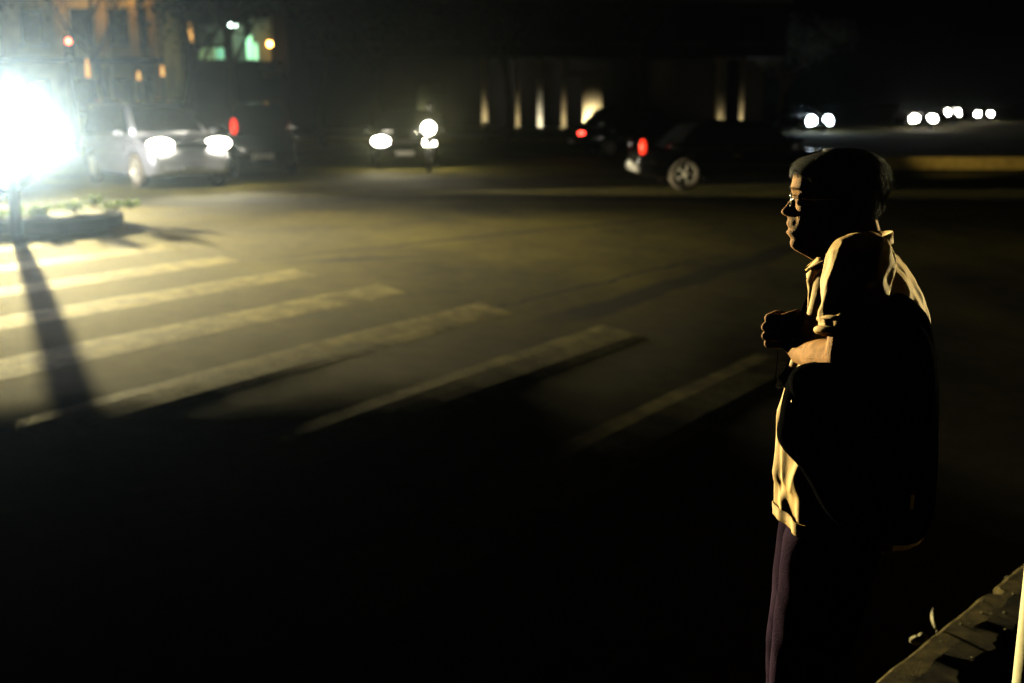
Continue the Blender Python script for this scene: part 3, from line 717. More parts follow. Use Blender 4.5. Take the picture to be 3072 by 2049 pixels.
def wall_lamp(px, py, Y, m, size, label, watts, col, aim=None):
    e = empty('wall_lamp', (bx(px, Y), Y - .6, bz(py, Y)))
    bm = bmesh.new(); tube(bm, [(0, .35, .1), (0, .1, .14), (0, 0, .08)], .03, 8); obj('bracket', bm, 'trim', e)
    bm = bmesh.new(); ball(bm, (0, 0, 0), size, 16); obj('lamp_glass', bm, m, e, True)
    tag(e, label, 'lamp')
    l = bpy.data.lights.new('lamp_light', 'POINT'); l.energy = watts; l.color = col; l.shadow_soft_size = .2
    o = bpy.data.objects.new('lamp_light', l); COL.objects.link(o); o.location = e.location + Vector((0, -.1, -.42)); return e
wall_lamp(720, 78, YG, 'white_lamp', (.17, .15, .10), 'white oval lamp high on the green lit office building', 25, (.6, 1, .75))
wall_lamp(825, 134, YG, 'amber_lamp', (.12, .12, .12), 'round amber lamp right of the vertical tube lights', 14, (1, .55, .15))
wall_lamp(255, -70, YB - .5, 'amber_lamp', (.16, .16, .16), 'amber lamp on the facade above the red traffic light', 60, (1, .62, .22))
wall_lamp(400, -60, YB - .5, 'amber_lamp', (.16, .16, .16), 'amber lamp on the facade above the orange lanterns', 45, (1, .62, .22))
# slender lit lanterns
def lantern(px, y0, y1, Y, m, label, wd=.07):
    e = empty('lantern', (bx(px, Y), Y, 0)); z0, z1 = bz(y1, Y), bz(y0, Y)
    bm = bmesh.new(); tube(bm, [(0, 0, 0), (0, 0, z0)], .04, 8); obj('post', bm, 'trim', e)
    bm = bmesh.new(); tube(bm, [(0, 0, z0), (0, 0, (z0 + z1) / 2), (0, 0, z1)], [wd * 1.2, wd, wd * .5], 12); obj('lamp_glass', bm, m, e, True)
    bm = bmesh.new(); tube(bm, [(0, 0, z1), (0, 0, z1 + .12)], [wd * 1.4, .01], 12); obj('cap', bm, 'trim', e)
    tag(e, label, 'lantern', 'tall narrow lanterns in front of the buildings')
lantern(270, 176, 232, 45, 'amber_dim', 'tall narrow lantern below the red traffic light')
lantern(421, 212, 240, 45, 'amber_dim', 'short dim orange lantern, middle of the three')
lantern(493, 196, 228, 45, 'amber_dim', 'deep orange lantern nearest the green lit office')
lantern(583, 62, 126, 48, 'amber_dim', 'tapering amber glow standing in for an uplit column left of the green windows', .1)  # glowing taper takes the place of a column lit from below
# traffic signal with red light
def signal(px, py, Y, label, m='red_lamp'):
    z = bz(py, Y); e = empty('traffic_light', (bx(px, Y), Y, 0))
    bm = bmesh.new(); tube(bm, [(0, 0, 0), (0, 0, z - .2)], .06, 12); obj('pole', bm, 'trim', e, True)
    bm = bmesh.new(); box(bm, (0, 0, z - .28), (.32, .22, .95)); h = obj('signal_housing', bm, 'trim', e, bevel=.04)
    for k, mm_ in enumerate((m, 'lamp_dark', 'lamp_dark')):
        bm = bmesh.new(); ball(bm, (0, -.11, z - .28 * k), (.095, .04, .095), 16); obj('signal_lamp', bm, mm_ if mm_ in M else 'glass', e, True)
        bm = bmesh.new(); tube(bm, [(.12 * math.cos(a), -.2, z - .28 * k + .12 * math.sin(a)) for a in [PI * q / 10 for q in range(11)]], .012, 6); obj('visor', bm, 'trim', e)
    tag(e, label, 'traffic light'); return e
signal(224, 124, 40, 'traffic light showing red in front of the ochre building')
# white bollard near far kerb
e = empty('bollard', (bx(1456, 46), 46, 0))
bm = bmesh.new(); z0, z1 = 0, .98; tube(bm, [(0, 0, 0), (0, 0, .75), (0, 0, .86), (0, 0, .95), (0, 0, .98)], [.12, .11, .15, .11, .02], 18); obj('post', bm, 'white_cloth', e, True)
bm = bmesh.new(); tube(bm, [(0, 0, .55), (0, 0, .65)], .125, 18); obj('band', bm, 'red_lens', e, True)
tag(e, 'white bollard with a rounded head in front of the leftmost column', 'bollard')
# ------------------------------------------------------------------ trees
def tree_parts(seed, h, cr_):
    random.seed(seed); bm = bmesh.new()
    def branch(p, d, L, r, dep):
        pts = [p]; rad = [r]
        for k in range(4):
            d = (d + Vector((random.uniform(-.18, .18), random.uniform(-.18, .18), random.uniform(-.05, .12)))).normalized(); pts.append(pts[-1] + d * L / 4); rad.append(r * (1 - .15 * (k + 1)))
        tube(bm, pts, rad, 8 if dep < 2 else 5)
        ends.append(pts[-1])
        if dep < 3:
            for k in range(3 + (dep == 0)):
                a = random.uniform(0, 2 * PI); dd = (d * .7 + Vector((math.cos(a), math.sin(a), random.uniform(.1, .6))) * .8).normalized(); branch(pts[-1 - (k % 2)], dd, L * .58, r * .45, dep + 1)
    ends = []; branch(Vector((0, 0, -.1)), Vector((0, 0, 1)), h * .5, .17, 0)
    tr = bpy.data.meshes.new('trunk'); bm.to_mesh(tr); bm.free(); tr.materials.append(M['bark'])
    bm = bmesh.new()
    for p in ends[3:]:
        for k in range(44):
            q = p + Vector((random.gauss(0, cr_), random.gauss(0, cr_), random.gauss(0, cr_ * .7))); a = Vector((random.uniform(-1, 1), random.uniform(-1, 1), random.uniform(-1, .6))).normalized() * random.uniform(.12, .26); b = a.cross(Vector((random.random(), random.random(), 1))).normalized() * .07
            bm.faces.new([bm.verts.new(q), bm.verts.new(q + a * .5 + b), bm.verts.new(q + a), bm.verts.new(q + a * .5 - b)])
    cr2 = bpy.data.meshes.new('crown'); bm.to_mesh(cr2); bm.free(); cr2.materials.append(M['leaf'])
    return tr, cr2
variants = [tree_parts(11, 7.5, .55), tree_parts(12, 9, .6), tree_parts(13, 6.5, .5)]
tl = [(-100, 43, 0, 'tree beside the left frame edge in front of the ochre building'), (330, 42, 1, 'tree right of the red traffic light, before the ochre facade'), (560, 44, 2, 'tree between the ochre facade and the green windows'), (700, 42, 0, 'tree whose dark crown hides the foot of the green lit office'), (960, 46, 1, 'tree in the dark gap right of the amber lamp'), (1130, 47, 2, 'tree with a reddish trunk left of the grey panel'), (1530, 50, 0, 'tree standing before the second column'), (1930, 52, 1, 'tree behind the dark sedan roof'), (2340, 60, 2, 'tree beyond the right end of the colonnade')]
for px, Y, v, lb in tl:
    r = empty('street_tree', (bx(px, Y), Y, 0), random.uniform(0, 6)); s = random.uniform(.9, 1.15); r.scale = (s, s, s)
    for nm, me in zip(('trunk', 'crown'), variants[v]):
        o = bpy.data.objects.new(nm, me); COL.objects.link(o); o.parent = r
    tag(r, lb, 'tree', 'street trees along the far side')
# ------------------------------------------------------------------ the man
AZ = math.atan2((2540 - 1536) / FPX, 1.0239)
F = Vector((-math.cos(AZ), math.sin(AZ), 0)); Lt = Vector((-math.sin(AZ), -math.cos(AZ), 0)); Cn = Vector((2.561 * math.tan(AZ), 2.561, 0))
def loc(px, py, l=0.0):
    """photo pixel -> man's local (f, l, z) on the plane l metres towards the camera from his middle"""
    d = ray(px, py); o = Vector((0, 0, CAMZ)); P = Cn + Lt * l; t = (P - o).dot(Lt) / d.dot(Lt); q = o + d * t
    return Vector(((q - Cn).dot(F), l, q.z))
def fz(px, py, l=0.0): q = loc(px, py, l); return q.x, q.z
man = empty('person', (Cn.x, Cn.y, -.05))
# local axes: x=F, y=Lt ... (F x Lt) = +z ? 
zc_ = F.cross(Lt).z
man.matrix_world = Matrix(((F.x, Lt.x, 0, Cn.x), (F.y, Lt.y, 0, Cn.y), (0, 0, 1, -.05), (0, 0, 0, 1))) if zc_ > 0 else Matrix(((F.x, -Lt.x, 0, Cn.x), (F.y, -Lt.y, 0, Cn.y), (0, 0, 1, -.05), (0, 0, 0, 1)))
SY = 1 if zc_ > 0 else -1
def W_(v): return Vector((v[0], SY * v[1], v[2] + .05))      # (f,l,z world) -> empty-local
def P(px, py, l=0.0): return W_(loc(px, py, l))
# -- head
face = [(2440, 464), (2408, 482), (2388, 502), (2380, 525), (2376, 545), (2372, 560), (2375, 575), (2378, 586), (2368, 600), (2356, 617), (2343, 632), (2342, 638), (2350, 645), (2364, 650), (2362, 660), (2358, 672), (2364, 680), (2370, 685), (2361, 690), (2358, 697), (2366, 707), (2373, 714), (2369, 728), (2372, 740), (2388, 749)]
basef = [(2440, 464), (2408, 482), (2388, 502), (2380, 525), (2377, 545), (2376, 560), (2380, 575), (2384, 590), (2384, 610), (2382, 630), (2376, 650), (2372, 672), (2373, 685), (2373, 700), (2376, 714), (2372, 728), (2374, 740), (2388, 749)]
backh = [(2600, 464), (2625, 480), (2640, 510), (2650, 545), (2648, 580), (2635, 615), (2612, 650), (2590, 685), (2565, 715), (2540, 735), (2500, 749)]
def zf(tab): 
    r = [(lambda q: (q[1], q[0]))(fz(a, b)) for a, b in tab]; return sorted(r)
Fz, Bz_, Kz = zf(face), zf(basef), zf(backh)
f0 = fz(2525, 600)[0]
def yz(py): return fz(2500, py)[1]
wid = sorted([(yz(458), .030), (yz(470), .052), (yz(490), .066), (yz(520), .075), (yz(560), .077), (yz(600), .074), (yz(640), .069), (yz(680), .061), (yz(710), .052), (yz(735), .040), (yz(749), .026)])
z_top, z_bot = yz(462), yz(750)
ze = yz(590)
def headpt(z, a, grow=0):
    """a=0 front, +-pi back"""
    wv = interp(wid, z)[0] + grow; F_ = interp(Bz_, z)[0]; pf = interp(Fz, z)[0]; K = interp(Kz, z)[0]
    l = wv * math.sin(a)
    if math.cos(a) >= 0:
        c = math.cos(a); f = f0 + (F_ + grow - f0) * (abs(c) ** .80)
        lift = pf - F_
        nz = z_n(z)
        f += lift * math.exp(-(l / nz) ** 2)
        # eye sockets, cheeks, brows
        f -= .0095 * math.exp(-((abs(l) - .031) / .014) ** 2 - ((z - ze) / .011) ** 2)
        f += .004 * math.exp(-((abs(l) - .030) / .022) ** 2 - ((z - yz(566)) / .006) ** 2)
        f += .004 * math.exp(-((abs(l) - .043) / .018) ** 2 - ((z - yz(622)) / .014) ** 2)
        # nostril wings and philtrum folds
        f += .006 * math.exp(-((abs(l) - .013) / .006) ** 2 - ((z - yz(640)) / .006) ** 2)
        f -= .0025 * math.exp(-((abs(l) - .030) / .006) ** 2 - ((z - yz(662)) / .012) ** 2)
    else:
        f = f0 + (K - grow - f0) * (abs(math.cos(a)) ** .85)
    return Vector((f, l, z))
def z_n(z):
    t = [(yz(749), .022), (yz(700), .024), (yz(690), .021), (yz(670), .020), (yz(650), .016), (yz(640), .015), (yz(620), .0105), (yz(595), .0085), (yz(560), .02), (yz(540), .03)]
    return interp(sorted(t), z)[0]
NA, NZ = 96, 110
def headmesh(bm, grow=0, zlo=None):
    rings = []
    for j in range(NZ + 1):
        t = j / NZ; z = z_bot + (z_top - z_bot) * t
        rings.append([W_(headpt(z, -PI + 2 * PI * k / NA, grow)) for k in range(NA)])
    # round the top
    zt0 = z_top; ct = sum(rings[-1], Vector()) / NA
    for q in (.6, .25): rings.append([ct + (p - ct) * q + Vector((0, 0, .007 * (1 - q))) for p in rings[-1 if q == .6 else -2]])
    rings_mesh(bm, rings)
bm = bmesh.new(); headmesh(bm)
# under-chin and neck
capsule(bm, P(2412, 728), P(2490, 738), .026, .050)
capsule(bm, P(2395, 734), P(2450, 745), .016, .03)
capsule(bm, P(2560, 660), P(2585, 800), .052, .062); capsule(bm, P(2515, 735), P(2545, 820), .052, .065)
for s in (-1, 1):   # ears
    c = P(2535, 600, s * .078); 
    ball(bm, c, (.017, .007, .032), 16, Matrix.Rotation(.2, 4, 'Y'))
    tube(bm, [c + Vector((.017 * math.cos(a), s * SY * .006, .033 * math.sin(a))) for a in [2 * PI * k / 20 for k in range(21)]], .0035, 6)
# torso core, shoulders
rings = []
tor = [(780, 2500, 2680, .13), (830, 2480, 2725, .17), (900, 2462, 2745, .165), (1000, 2440, 2755, .155), (1150, 2390, 2740, .150), (1300, 2362, 2735, .155), (1450, 2356, 2735, .160), (1560, 2370, 2720, .155)]
for py, a, b, w_ in tor:
    fa, za = fz(a, py); fb, zb_ = fz(b, py); c = (fa + fb) / 2; rings.append([W_((c + (fa - fb) / 2 * math.cos(t), w_ * math.sin(t), (za + zb_) / 2)) for t in [2 * PI * k / 40 for k in range(40)]])
rings_mesh(bm, rings)
# arms
Sn, En, Wn = P(2585, 800, .165), P(2530, 1075, .235), P(2402, 1060, .075)
Sf, Ef, Wf = P(2590, 800, -.165), P(2470, 1070, -.20), P(2440, 1002, -.06)
capsule(bm, Sn, En, .052, .040); capsule(bm, En, En.lerp(Wn, .45), .040, .041); capsule(bm, En.lerp(Wn, .45), Wn, .041, .026)
capsule(bm, Sf, Ef, .052, .040); capsule(bm, Ef, Ef.lerp(Wf, .4), .040, .039); capsule(bm, Ef.lerp(Wf, .4), Wf, .039, .026)
def hand(bm, wr, d, n, s, curl, spread=1.0, thumb=1, sc_=1.0):
    """d: direction of the metacarpals, n: palm normal (curl side), s: towards the thumb"""
    d, n, s = d.normalized(), n.normalized(), s.normalized()
    k0 = wr + d * .088 * sc_
    for j, off in enumerate((.030, .011, -.009, -.027)):
        base = k0 + s * off * sc_ - d * (.002, .0, .003, .010)[j] * sc_
        capsule(bm, wr + s * off * .45 * sc_, base, .014 * sc_, .0115 * sc_, 12)
        p = base; ang = 0
        L = [(.043, .026, .021), (.047, .029, .022), (.043, .027, .021), (.034, .021, .018)][j]
        for q, ln in enumerate(L):
            ang += math.radians(curl[q] + (j - 1.5) * 5)
            dr = d * math.cos(ang) + n * math.sin(ang) + s * (.04 * (1.5 - j)) * spread
            p2 = p + dr.normalized() * ln * sc_; capsule(bm, p, p2, (.0112, .0102, .0092)[q] * sc_, (.0102, .0092, .0078)[q] * sc_, 12); p = p2
    capsule(bm, wr + n * .004, wr + d * .06 * sc_ + n * .006, .022 * sc_, .024 * sc_)
    t0 = wr + d * .018 * sc_ + s * .022 * sc_ + n * .010; t1 = t0 + (d * .7 + s * .45 + n * .55).normalized() * .042 * sc_; t2 = t1 + (d * .75 - s * .25 + n * .55).normalized() * .032 * sc_; t3 = t2 + (d * .35 - s * .75 + n * .3).normalized() * .026 * sc_
    capsule(bm, t0, t1, .015 * sc_, .0115 * sc_, 12); capsule(bm, t1, t2, .0115 * sc_, .010 * sc_, 12); capsule(bm, t2, t3, .010 * sc_, .0085 * sc_, 12)
fd = Vector((1, 0, 0)); ld = Vector((0, SY, 0)); ud = Vector((0, 0, 1))
hand(bm, P(2442, 996, -.035), fd * .95 + ud * .05 + ld * .1, ld, ud * .93 - fd * .30, (78, 92, 60), .1, 1, 1.16)
capsule(bm, Wf, P(2436, 994, -.035), .028, .028)
hand(bm, Wn, fd * .12 - ld * .99 + ud * .03, ud * 1.0 + fd * -.2, fd, (55, 80, 50), .4)
# legs and feet
def leg(bm, l, pts, rad):
    for (a, b), (r0, r1) in zip(zip(pts, pts[1:]), zip(rad, rad[1:])): capsule(bm, a, b, r0, r1)
legn = [W_((fz(2535, 1520)[0], .09, fz(2535, 1520)[1])), W_((fz(2445, 1960)[0], .095, .46)), W_((fz(2405, 2400)[0], .10, .05))]
legf = [W_((fz(2450, 1520)[0], -.08, fz(2450, 1520)[1])), W_((fz(2400, 1960)[0] + .01, -.085, .46)), W_((fz(2380, 2400)[0] + .01, -.09, .05))]
leg(bm, .09, legn, (.078, .05, .036)); leg(bm, -.08, legf, (.078, .05, .036))
for g_ in (legn, legf):
    capsule(bm, g_[2] + Vector((-.02, 0, -.05)), g_[2] + Vector((.15, 0, -.06)), .036, .03)
body = obj('body', bm, 'skin', man)
r_ = body.modifiers.new('r', 'REMESH'); r_.mode = 'VOXEL'; r_.voxel_size = .0028; r_.use_smooth_shade = True
s_ = body.modifiers.new('s', 'SMOOTH'); s_.factor = .5; s_.iterations = 3
evalmesh(body)
# -- hair: cap + strands
hp = sorted([(fz(a, b)[1], fz(a, b)[0]) for a, b in [(2470, 453), (2412, 474), (2395, 488), (2384, 505), (2385, 520), (2400, 540), (2440, 600), (2480, 650)]])
hb = sorted([(fz(a, b)[1], fz(a, b)[0]) for a, b in [(2595, 450), (2625, 460), (2648, 480), (2660, 505), (2667, 538), (2660, 572), (2648, 600), (2640, 632), (2625, 660)]])
zht, zhb = yz(448), yz(662)
hw_ = sorted([(yz(447), .030), (yz(456), .052), (yz(470), .068), (yz(490), .079), (yz(520), .086), (yz(560), .087), (yz(600), .081), (yz(640), .070), (yz(662), .060)])
def hairline(a):   # lowest z allowed at angle a (0 front, pi back)
    t = abs(a) / PI
    return interp([(0, yz(508)), (.18, yz(515)), (.30, yz(540)), (.40, yz(585)), (.5, yz(575)), (.6, yz(610)), (.75, yz(645)), (1, yz(655))], t)[0]
def hairpt(z, a, gr=0):
    wv = interp(hw_, z)[0] + gr; K = interp(hb, z)[0]; Ff = interp(hp, z)[0]
    f = f0 + (Ff + gr - f0) * abs(math.cos(a)) ** .8 if math.cos(a) >= 0 else f0 + (K - gr - f0) * abs(math.cos(a)) ** .85
    p = Vector((f, wv * math.sin(a), z)); hl = hairline(a)
    if z < hl:
        t = min(1, (hl - z) / .012); c = Vector((f0, 0, z)); p = c + (p - c) * (1 - .28 * t)
    g_ = .0016 * mnoise.noise(Vector((a * 14, z * 20, 0)))
    return p + (p - Vector((f0, 0, z))).normalized() * g_
bm = bmesh.new(); rings = []
for j in range(61):
    z = zhb + (zht - zhb) * j / 60; rings.append([W_(hairpt(z, -PI + 2 * PI * k / 120)) for k in range(120)])
ct = sum(rings[-1], Vector()) / 120
rings.append([ct + (p - ct) * .5 + Vector((0, 0, .003)) for p in rings[-1]])
rings_mesh(bm, rings)
random.seed(21)
def strand(bm, pts, w0):
    prev = None
    for i, p in enumerate(pts):
        d = (pts[min(i + 1, len(pts) - 1)] - pts[max(i - 1, 0)]); side = d.cross(Vector((p.x - f0, p.y, .3))); side = side.normalized() if side.length > 1e-9 else Vector((0, 1, 0))
        ww = w0 * (1 - i / (len(pts) - .4)); a, b = bm.verts.new(p - side * ww), bm.verts.new(p + side * ww)
        if prev: bm.faces.new((prev[0], prev[1], b, a))
        prev = (a, b)
for k in range(5200):
    a = random.uniform(-PI, PI); zz = random.uniform(hairline(a) + .004, zht - .004); lng = random.uniform(.018, .05)
    q = []; aa, z = a, zz
    fr = abs(a) < .9
    sw = random.uniform(-.35, .35); hvar = random.uniform(.2, 1.9)
    for i in range(5):
        t = i / 4; gr = .0015 + .0075 * t * random.uniform(.1, 1.2) * hvar
        zz2 = z - lng * t * (.75 if not fr else .5); q.append(W_(hairpt(max(zz2, hairline(aa) - .003 * random.random()), aa + sw * t, gr)))
        if fr: q[-1].x += .004 * t * random.uniform(.3, 1)
    strand(bm, q, .0011)
for k in range(1000):   # fringe tuft poking forward
    a = random.uniform(-.6, .7); p0 = W_(hairpt(yz(random.uniform(470, 506)), a, .001)); dz = random.uniform(-.026, -.006)
    strand(bm, [p0, p0 + Vector((random.uniform(.004, .012), 0, dz * .3)), p0 + Vector((random.uniform(.004, .013), random.uniform(-.004, .004), dz))], .0013)
hair = obj('hair', bm, 'hair', man, True)
# -- eyes, brows, glasses
for s in (-1, 1):
    bm = bmesh.new(); c = W_((interp(Bz_, ze)[0] - .020, s * .031, ze)); ball(bm, c, (.0115, .0115, .0115), 16); obj('eye', bm, mat('eye_white', (.55, .5, .45), .2), man, True)
    bm = bmesh.new()
    for k in range(90):
        l = s * random.uniform(.014, .048); z = yz(566) + random.uniform(-.003, .003); c = W_((headpt(z, math.asin(min(.95, abs(l) / .077)))[0] + .001, l, z)); strand(bm, [c, c + Vector((.002, 0, .001)), c + Vector((.003, SY * s * .006, 0))], .0006)
    obj('eyebrow', bm, 'hair', man)
gl = empty('glasses'); gl.parent = man
gx = fz(2374, 590)[0]; gz = yz(597)
for s in (-1, 1):
    c = Vector((gx, s * .033, gz)); pts = []
    for k in range(25):
        a = 2 * PI * k / 24; pts.append(W_((c.x - abs(.024 * math.cos(a) * s + s * .0) * .0 - .10 * max(0, abs(c.y + .024 * math.cos(a)) - .03), c.y + .024 * math.cos(a), c.z + .0165 * math.sin(a))))
    bm = bmesh.new(); tube(bm, pts, .0011, 6, False); obj('rim', bm, 'frame_metal', gl, True)
    bm = bmesh.new(); cc = W_((c.x - .001, c.y, c.z)); vs = [bm.verts.new(p) for p in pts[:-1]]; cv = bm.verts.new(cc + Vector((.0012, 0, 0))); v2 = [bm.verts.new(p - Vector((.0015, 0, 0))) for p in pts[:-1]]; cv2 = bm.verts.new(cc)
    for k in range(24): bm.faces.new((vs[k], vs[(k + 1) % 24], cv)); bm.faces.new((v2[(k + 1) % 24], v2[k], cv2)); bm.faces.new((vs[k], v2[k], v2[(k + 1) % 24], vs[(k + 1) % 24]))
    obj('lens', bm, 'lens', gl, True)
    bm = bmesh.new(); e0 = pts[0] if s > 0 else pts[12]; e1 = W_((fz(2535, 588)[0], s * .080, yz(588))); tube(bm, [e0, W_((gx - .012, s * .066, gz + .006)), W_((gx - .05, s * .078, gz + .004)), e1, e1 + Vector((-.012, 0, -.016))], .0013, 6); obj('temple', bm, 'frame_metal', gl, True)
bm = bmesh.new(); tube(bm, [W_((gx, -.010, gz + .004)), W_((gx + .004, 0, gz + .007)), W_((gx, .010, gz + .004))], .0012, 6); obj('bridge', bm, 'frame_metal', gl, True)
# -- shirt
sh = [(742, 2520, 2640, .075), (752, 2492, 2665, .115), (768, 2474, 2690, .150), (795, 2458, 2716, .180), (830, 2446, 2740, .198), (870, 2440, 2762, .200), (920, 2432, 2780, .195), (970, 2420, 2788, .190), (1030, 2402, 2790, .185), (1090, 2382, 2786, .182), (1150, 2364, 2780, .182), (1225, 2347, 2775, .184), (1300, 2339, 2770, .186), (1360, 2333, 2770, .188), (1405, 2330, 2772, .188), (1434, 2338, 2772, .188), (1460, 2334, 2772, .190), (1490, 2332, 2772, .192), (1514, 2331, 2770, .192), (1520, 2334, 2766, .190)]
SH = [(r[0], *r[1:]) for r in sh]
bm = bmesh.new(); rings = []; py = 742.0
while py <= 1520.5:
    a, b, w_ = interp(SH, py); fa, za = fz(a, py); fb, zb_ = fz(b, py); c = (fa + fb) / 2; hx = (fa - fb) / 2; zz = za
    r = []
    for k in range(160):
        t = 2 * PI * k / 160; cx_ = math.copysign(abs(math.cos(t)) ** .88, math.cos(t)); sx_ = math.copysign(abs(math.sin(t)) ** .88, math.sin(t))
        # vertical folds, strongest over the front half
        fr = max(0, math.cos(t) * .75 + .35)
        v = mnoise.noise(Vector((t * 3.2 if t < PI else (t - 2 * PI) * 3.2, zz * 1.7, 1))); v2 = mnoise.noise(Vector((math.cos(t) * 6, math.sin(t) * 6, zz * 3.1)))
        fold = (1 - abs(v) * 3.2) * .010 * fr + v2 * .006
        lowf = sm((1.02 - zz) / .2) * .010 * math.sin(t * 9 + zz * 6) * fr
        rr_ = 1 + (fold + lowf) / max(hx, .05)
        r.append(W_((c + hx * cx_ * (1 + (fold + lowf - .004 * fr) / hx), w_ * sx_ * (1 + (fold + lowf) / w_), zz - (.010 * (1 - math.cos(t)) if py > 1500 else 0))))
    rings.append(r); py += 6 if py < 1490 else 5
rings_mesh(bm, rings)
def sleeve(bm, pts, rad, seed):
    P3 = []; R3 = []
    n = 26
    for i in range(n + 1):
        t = i / n * (len(pts) - 1); k = min(int(t), len(pts) - 2); u = t - k; P3.append(pts[k].lerp(pts[k + 1], u)); R3.append(rad[k] + (rad[k + 1] - rad[k]) * u)
    x, y = frame(P3[1] - P3[0]); rg = []
    for i, p in enumerate(P3):
        d = (P3[min(i + 1, n)] - P3[max(i - 1, 0)]).normalized(); x = (x - d * x.dot(d)).normalized(); y = d.cross(x); r = []
        for k in range(56):
            a = 2 * PI * k / 56; f_ = 1 + .10 * (.5 - abs(mnoise.noise(Vector((math.cos(a) * 1.6 + seed, math.sin(a) * 1.6, i * .16)))) * 2.2) * min(1, i / 6)
            f_ += .05 * math.sin(i * 1.25 + 2 * math.sin(a)) * sm((i - 15) / 8)
            r.append(p + (x * math.cos(a) + y * math.sin(a)) * R3[i] * f_)
        rg.append(r)
    rings_mesh(bm, rg)
sleeve(bm, [P(2600, 790, .12), P(2582, 800, .170), P(2566, 900, .205), P(2545, 1003, .228)], [.066, .074, .070, .060], 3)
sleeve(bm, [P(2600, 795, -.12), P(2580, 805, -.170), P(2550, 900, -.190), P(2505, 1000, -.198)], [.066, .070, .068, .062], 8)
# rolled cuff on the near sleeve
cuc = P(2544, 1006, .229)
shirt = obj('shirt', bm, 'shirt', man)
r_ = shirt.modifiers.new('r', 'REMESH'); r_.mode = 'VOXEL'; r_.voxel_size = .0036; r_.use_smooth_shade = True
s_ = shirt.modifiers.new('s', 'SMOOTH'); s_.factor = .5; s_.iterations = 2
evalmesh(shirt)
cuts = [(En, .043)]
nrm = [v.normal.copy() for v in shirt.data.vertices]
for v, vn in zip(shirt.data.vertices, nrm):
    c = v.co.copy(); nz_ = mnoise.noise(Vector((c.x * 16, c.y * 16, c.z * 5))); v2 = mnoise.noise(Vector((c.x * 30 + c.z * 14, c.y * 30, c.z * 9 + c.x * 12)))
    v.co = c + vn * (.0055 * (1 - abs(nz_) * 3) + .0022 * v2)
shirt.data.update()
bm = bmesh.new()   # cuff
dcu = (P(2545, 1003, .228) - P(2566, 900, .205)).normalized(); x, y = frame(dcu); 
for off, rr_, th in ((0, .062, .008), (-.026, .067, .005)):
    tube(bm, [cuc + dcu * off + (x * math.cos(a) + y * math.sin(a)) * rr_ * (1 + .06 * math.sin(a * 3 + off * 60)) for a in [2 * PI * k / 32 for k in range(33)]], th, 8, False)
obj('cuff', bm, 'shirt', shirt, True)
bm = bmesh.new(); hp_ = []; HZ = P(2331, 1516).z   # hem band
for dz_, g_ in ((-.004, .002), (.022, .003)):
    pass
rr0 = rings[-1]; rr1 = rings[-6]; c0 = sum(rr0, Vector()) / 160; hb_ = []
for r, dz_ in ((rr1, 0), (rr0, 0), (rr0, -.006)):
    hb_.append([c0 + (Vector((p.x, p.y, 0)) - Vector((c0.x, c0.y, 0))) * 1.035 + Vector((0, 0, p.z - c0.z + dz_)) for p in r])
vv = [[bm.verts.new(p) for p in r] for r in hb_]
for a, b in zip(vv, vv[1:]):
    for k in range(160): bm.faces.new((a[k], a[(k + 1) % 160], b[(k + 1) % 160], b[k]))
hem = obj('hem', bm, 'shirt', shirt, True); so = hem.modifiers.new('s', 'SOLIDIFY'); so.thickness = .004
# collar: stand and folded leaf on both sides plus the open lapels
bm = bmesh.new(); n = 40; tops = []; outs = []; ins = []
for k in range(n + 1):
    t = k / n; a = -PI + .33 + (2 * PI - .66) * t       # starts front-far, runs round the back to front-near; a=+-pi front
    back = math.cos(a) * .5 + .5                      # 1 at back
    cpt = P(2556, 742)
    ax = -math.cos(a); ay = math.sin(a)
    zt_ = (yz(770) + .05) + (yz(690) - yz(770)) * back ** .8
    rt = .064 + .006 * back; tops.append(Vector((cpt.x + rt * 1.08 * ax - .012 * back, cpt.y + rt * ay, zt_)))
    zo = (yz(822) + .05) + (yz(722) - yz(822)) * back ** .55; ro = .088 - .016 * back
    outs.append(Vector((cpt.x + ro * 1.10 * ax + .012 * (1 - back) - .012 * back, cpt.y + ro * ay * .9, zo))); ins.append(Vector((cpt.x + (rt - .002) * 1.05 * ax, cpt.y + (rt - .002) * ay, zo + .01)))
V = [[bm.verts.new(p) for p in r] for r in (ins, tops, [a.lerp(b, .08) + Vector((0, 0, .004)) for a, b in zip(tops, outs)], [a.lerp(b, .55) for a, b in zip(tops, outs)], outs)]
for a, b in zip(V, V[1:]):
    for k in range(n): bm.faces.new((a[k], a[k + 1], b[k + 1], b[k]))
col_ = obj('collar', bm, 'shirt', shirt, True); so = col_.modifiers.new('s', 'SOLIDIFY'); so.thickness = .0028
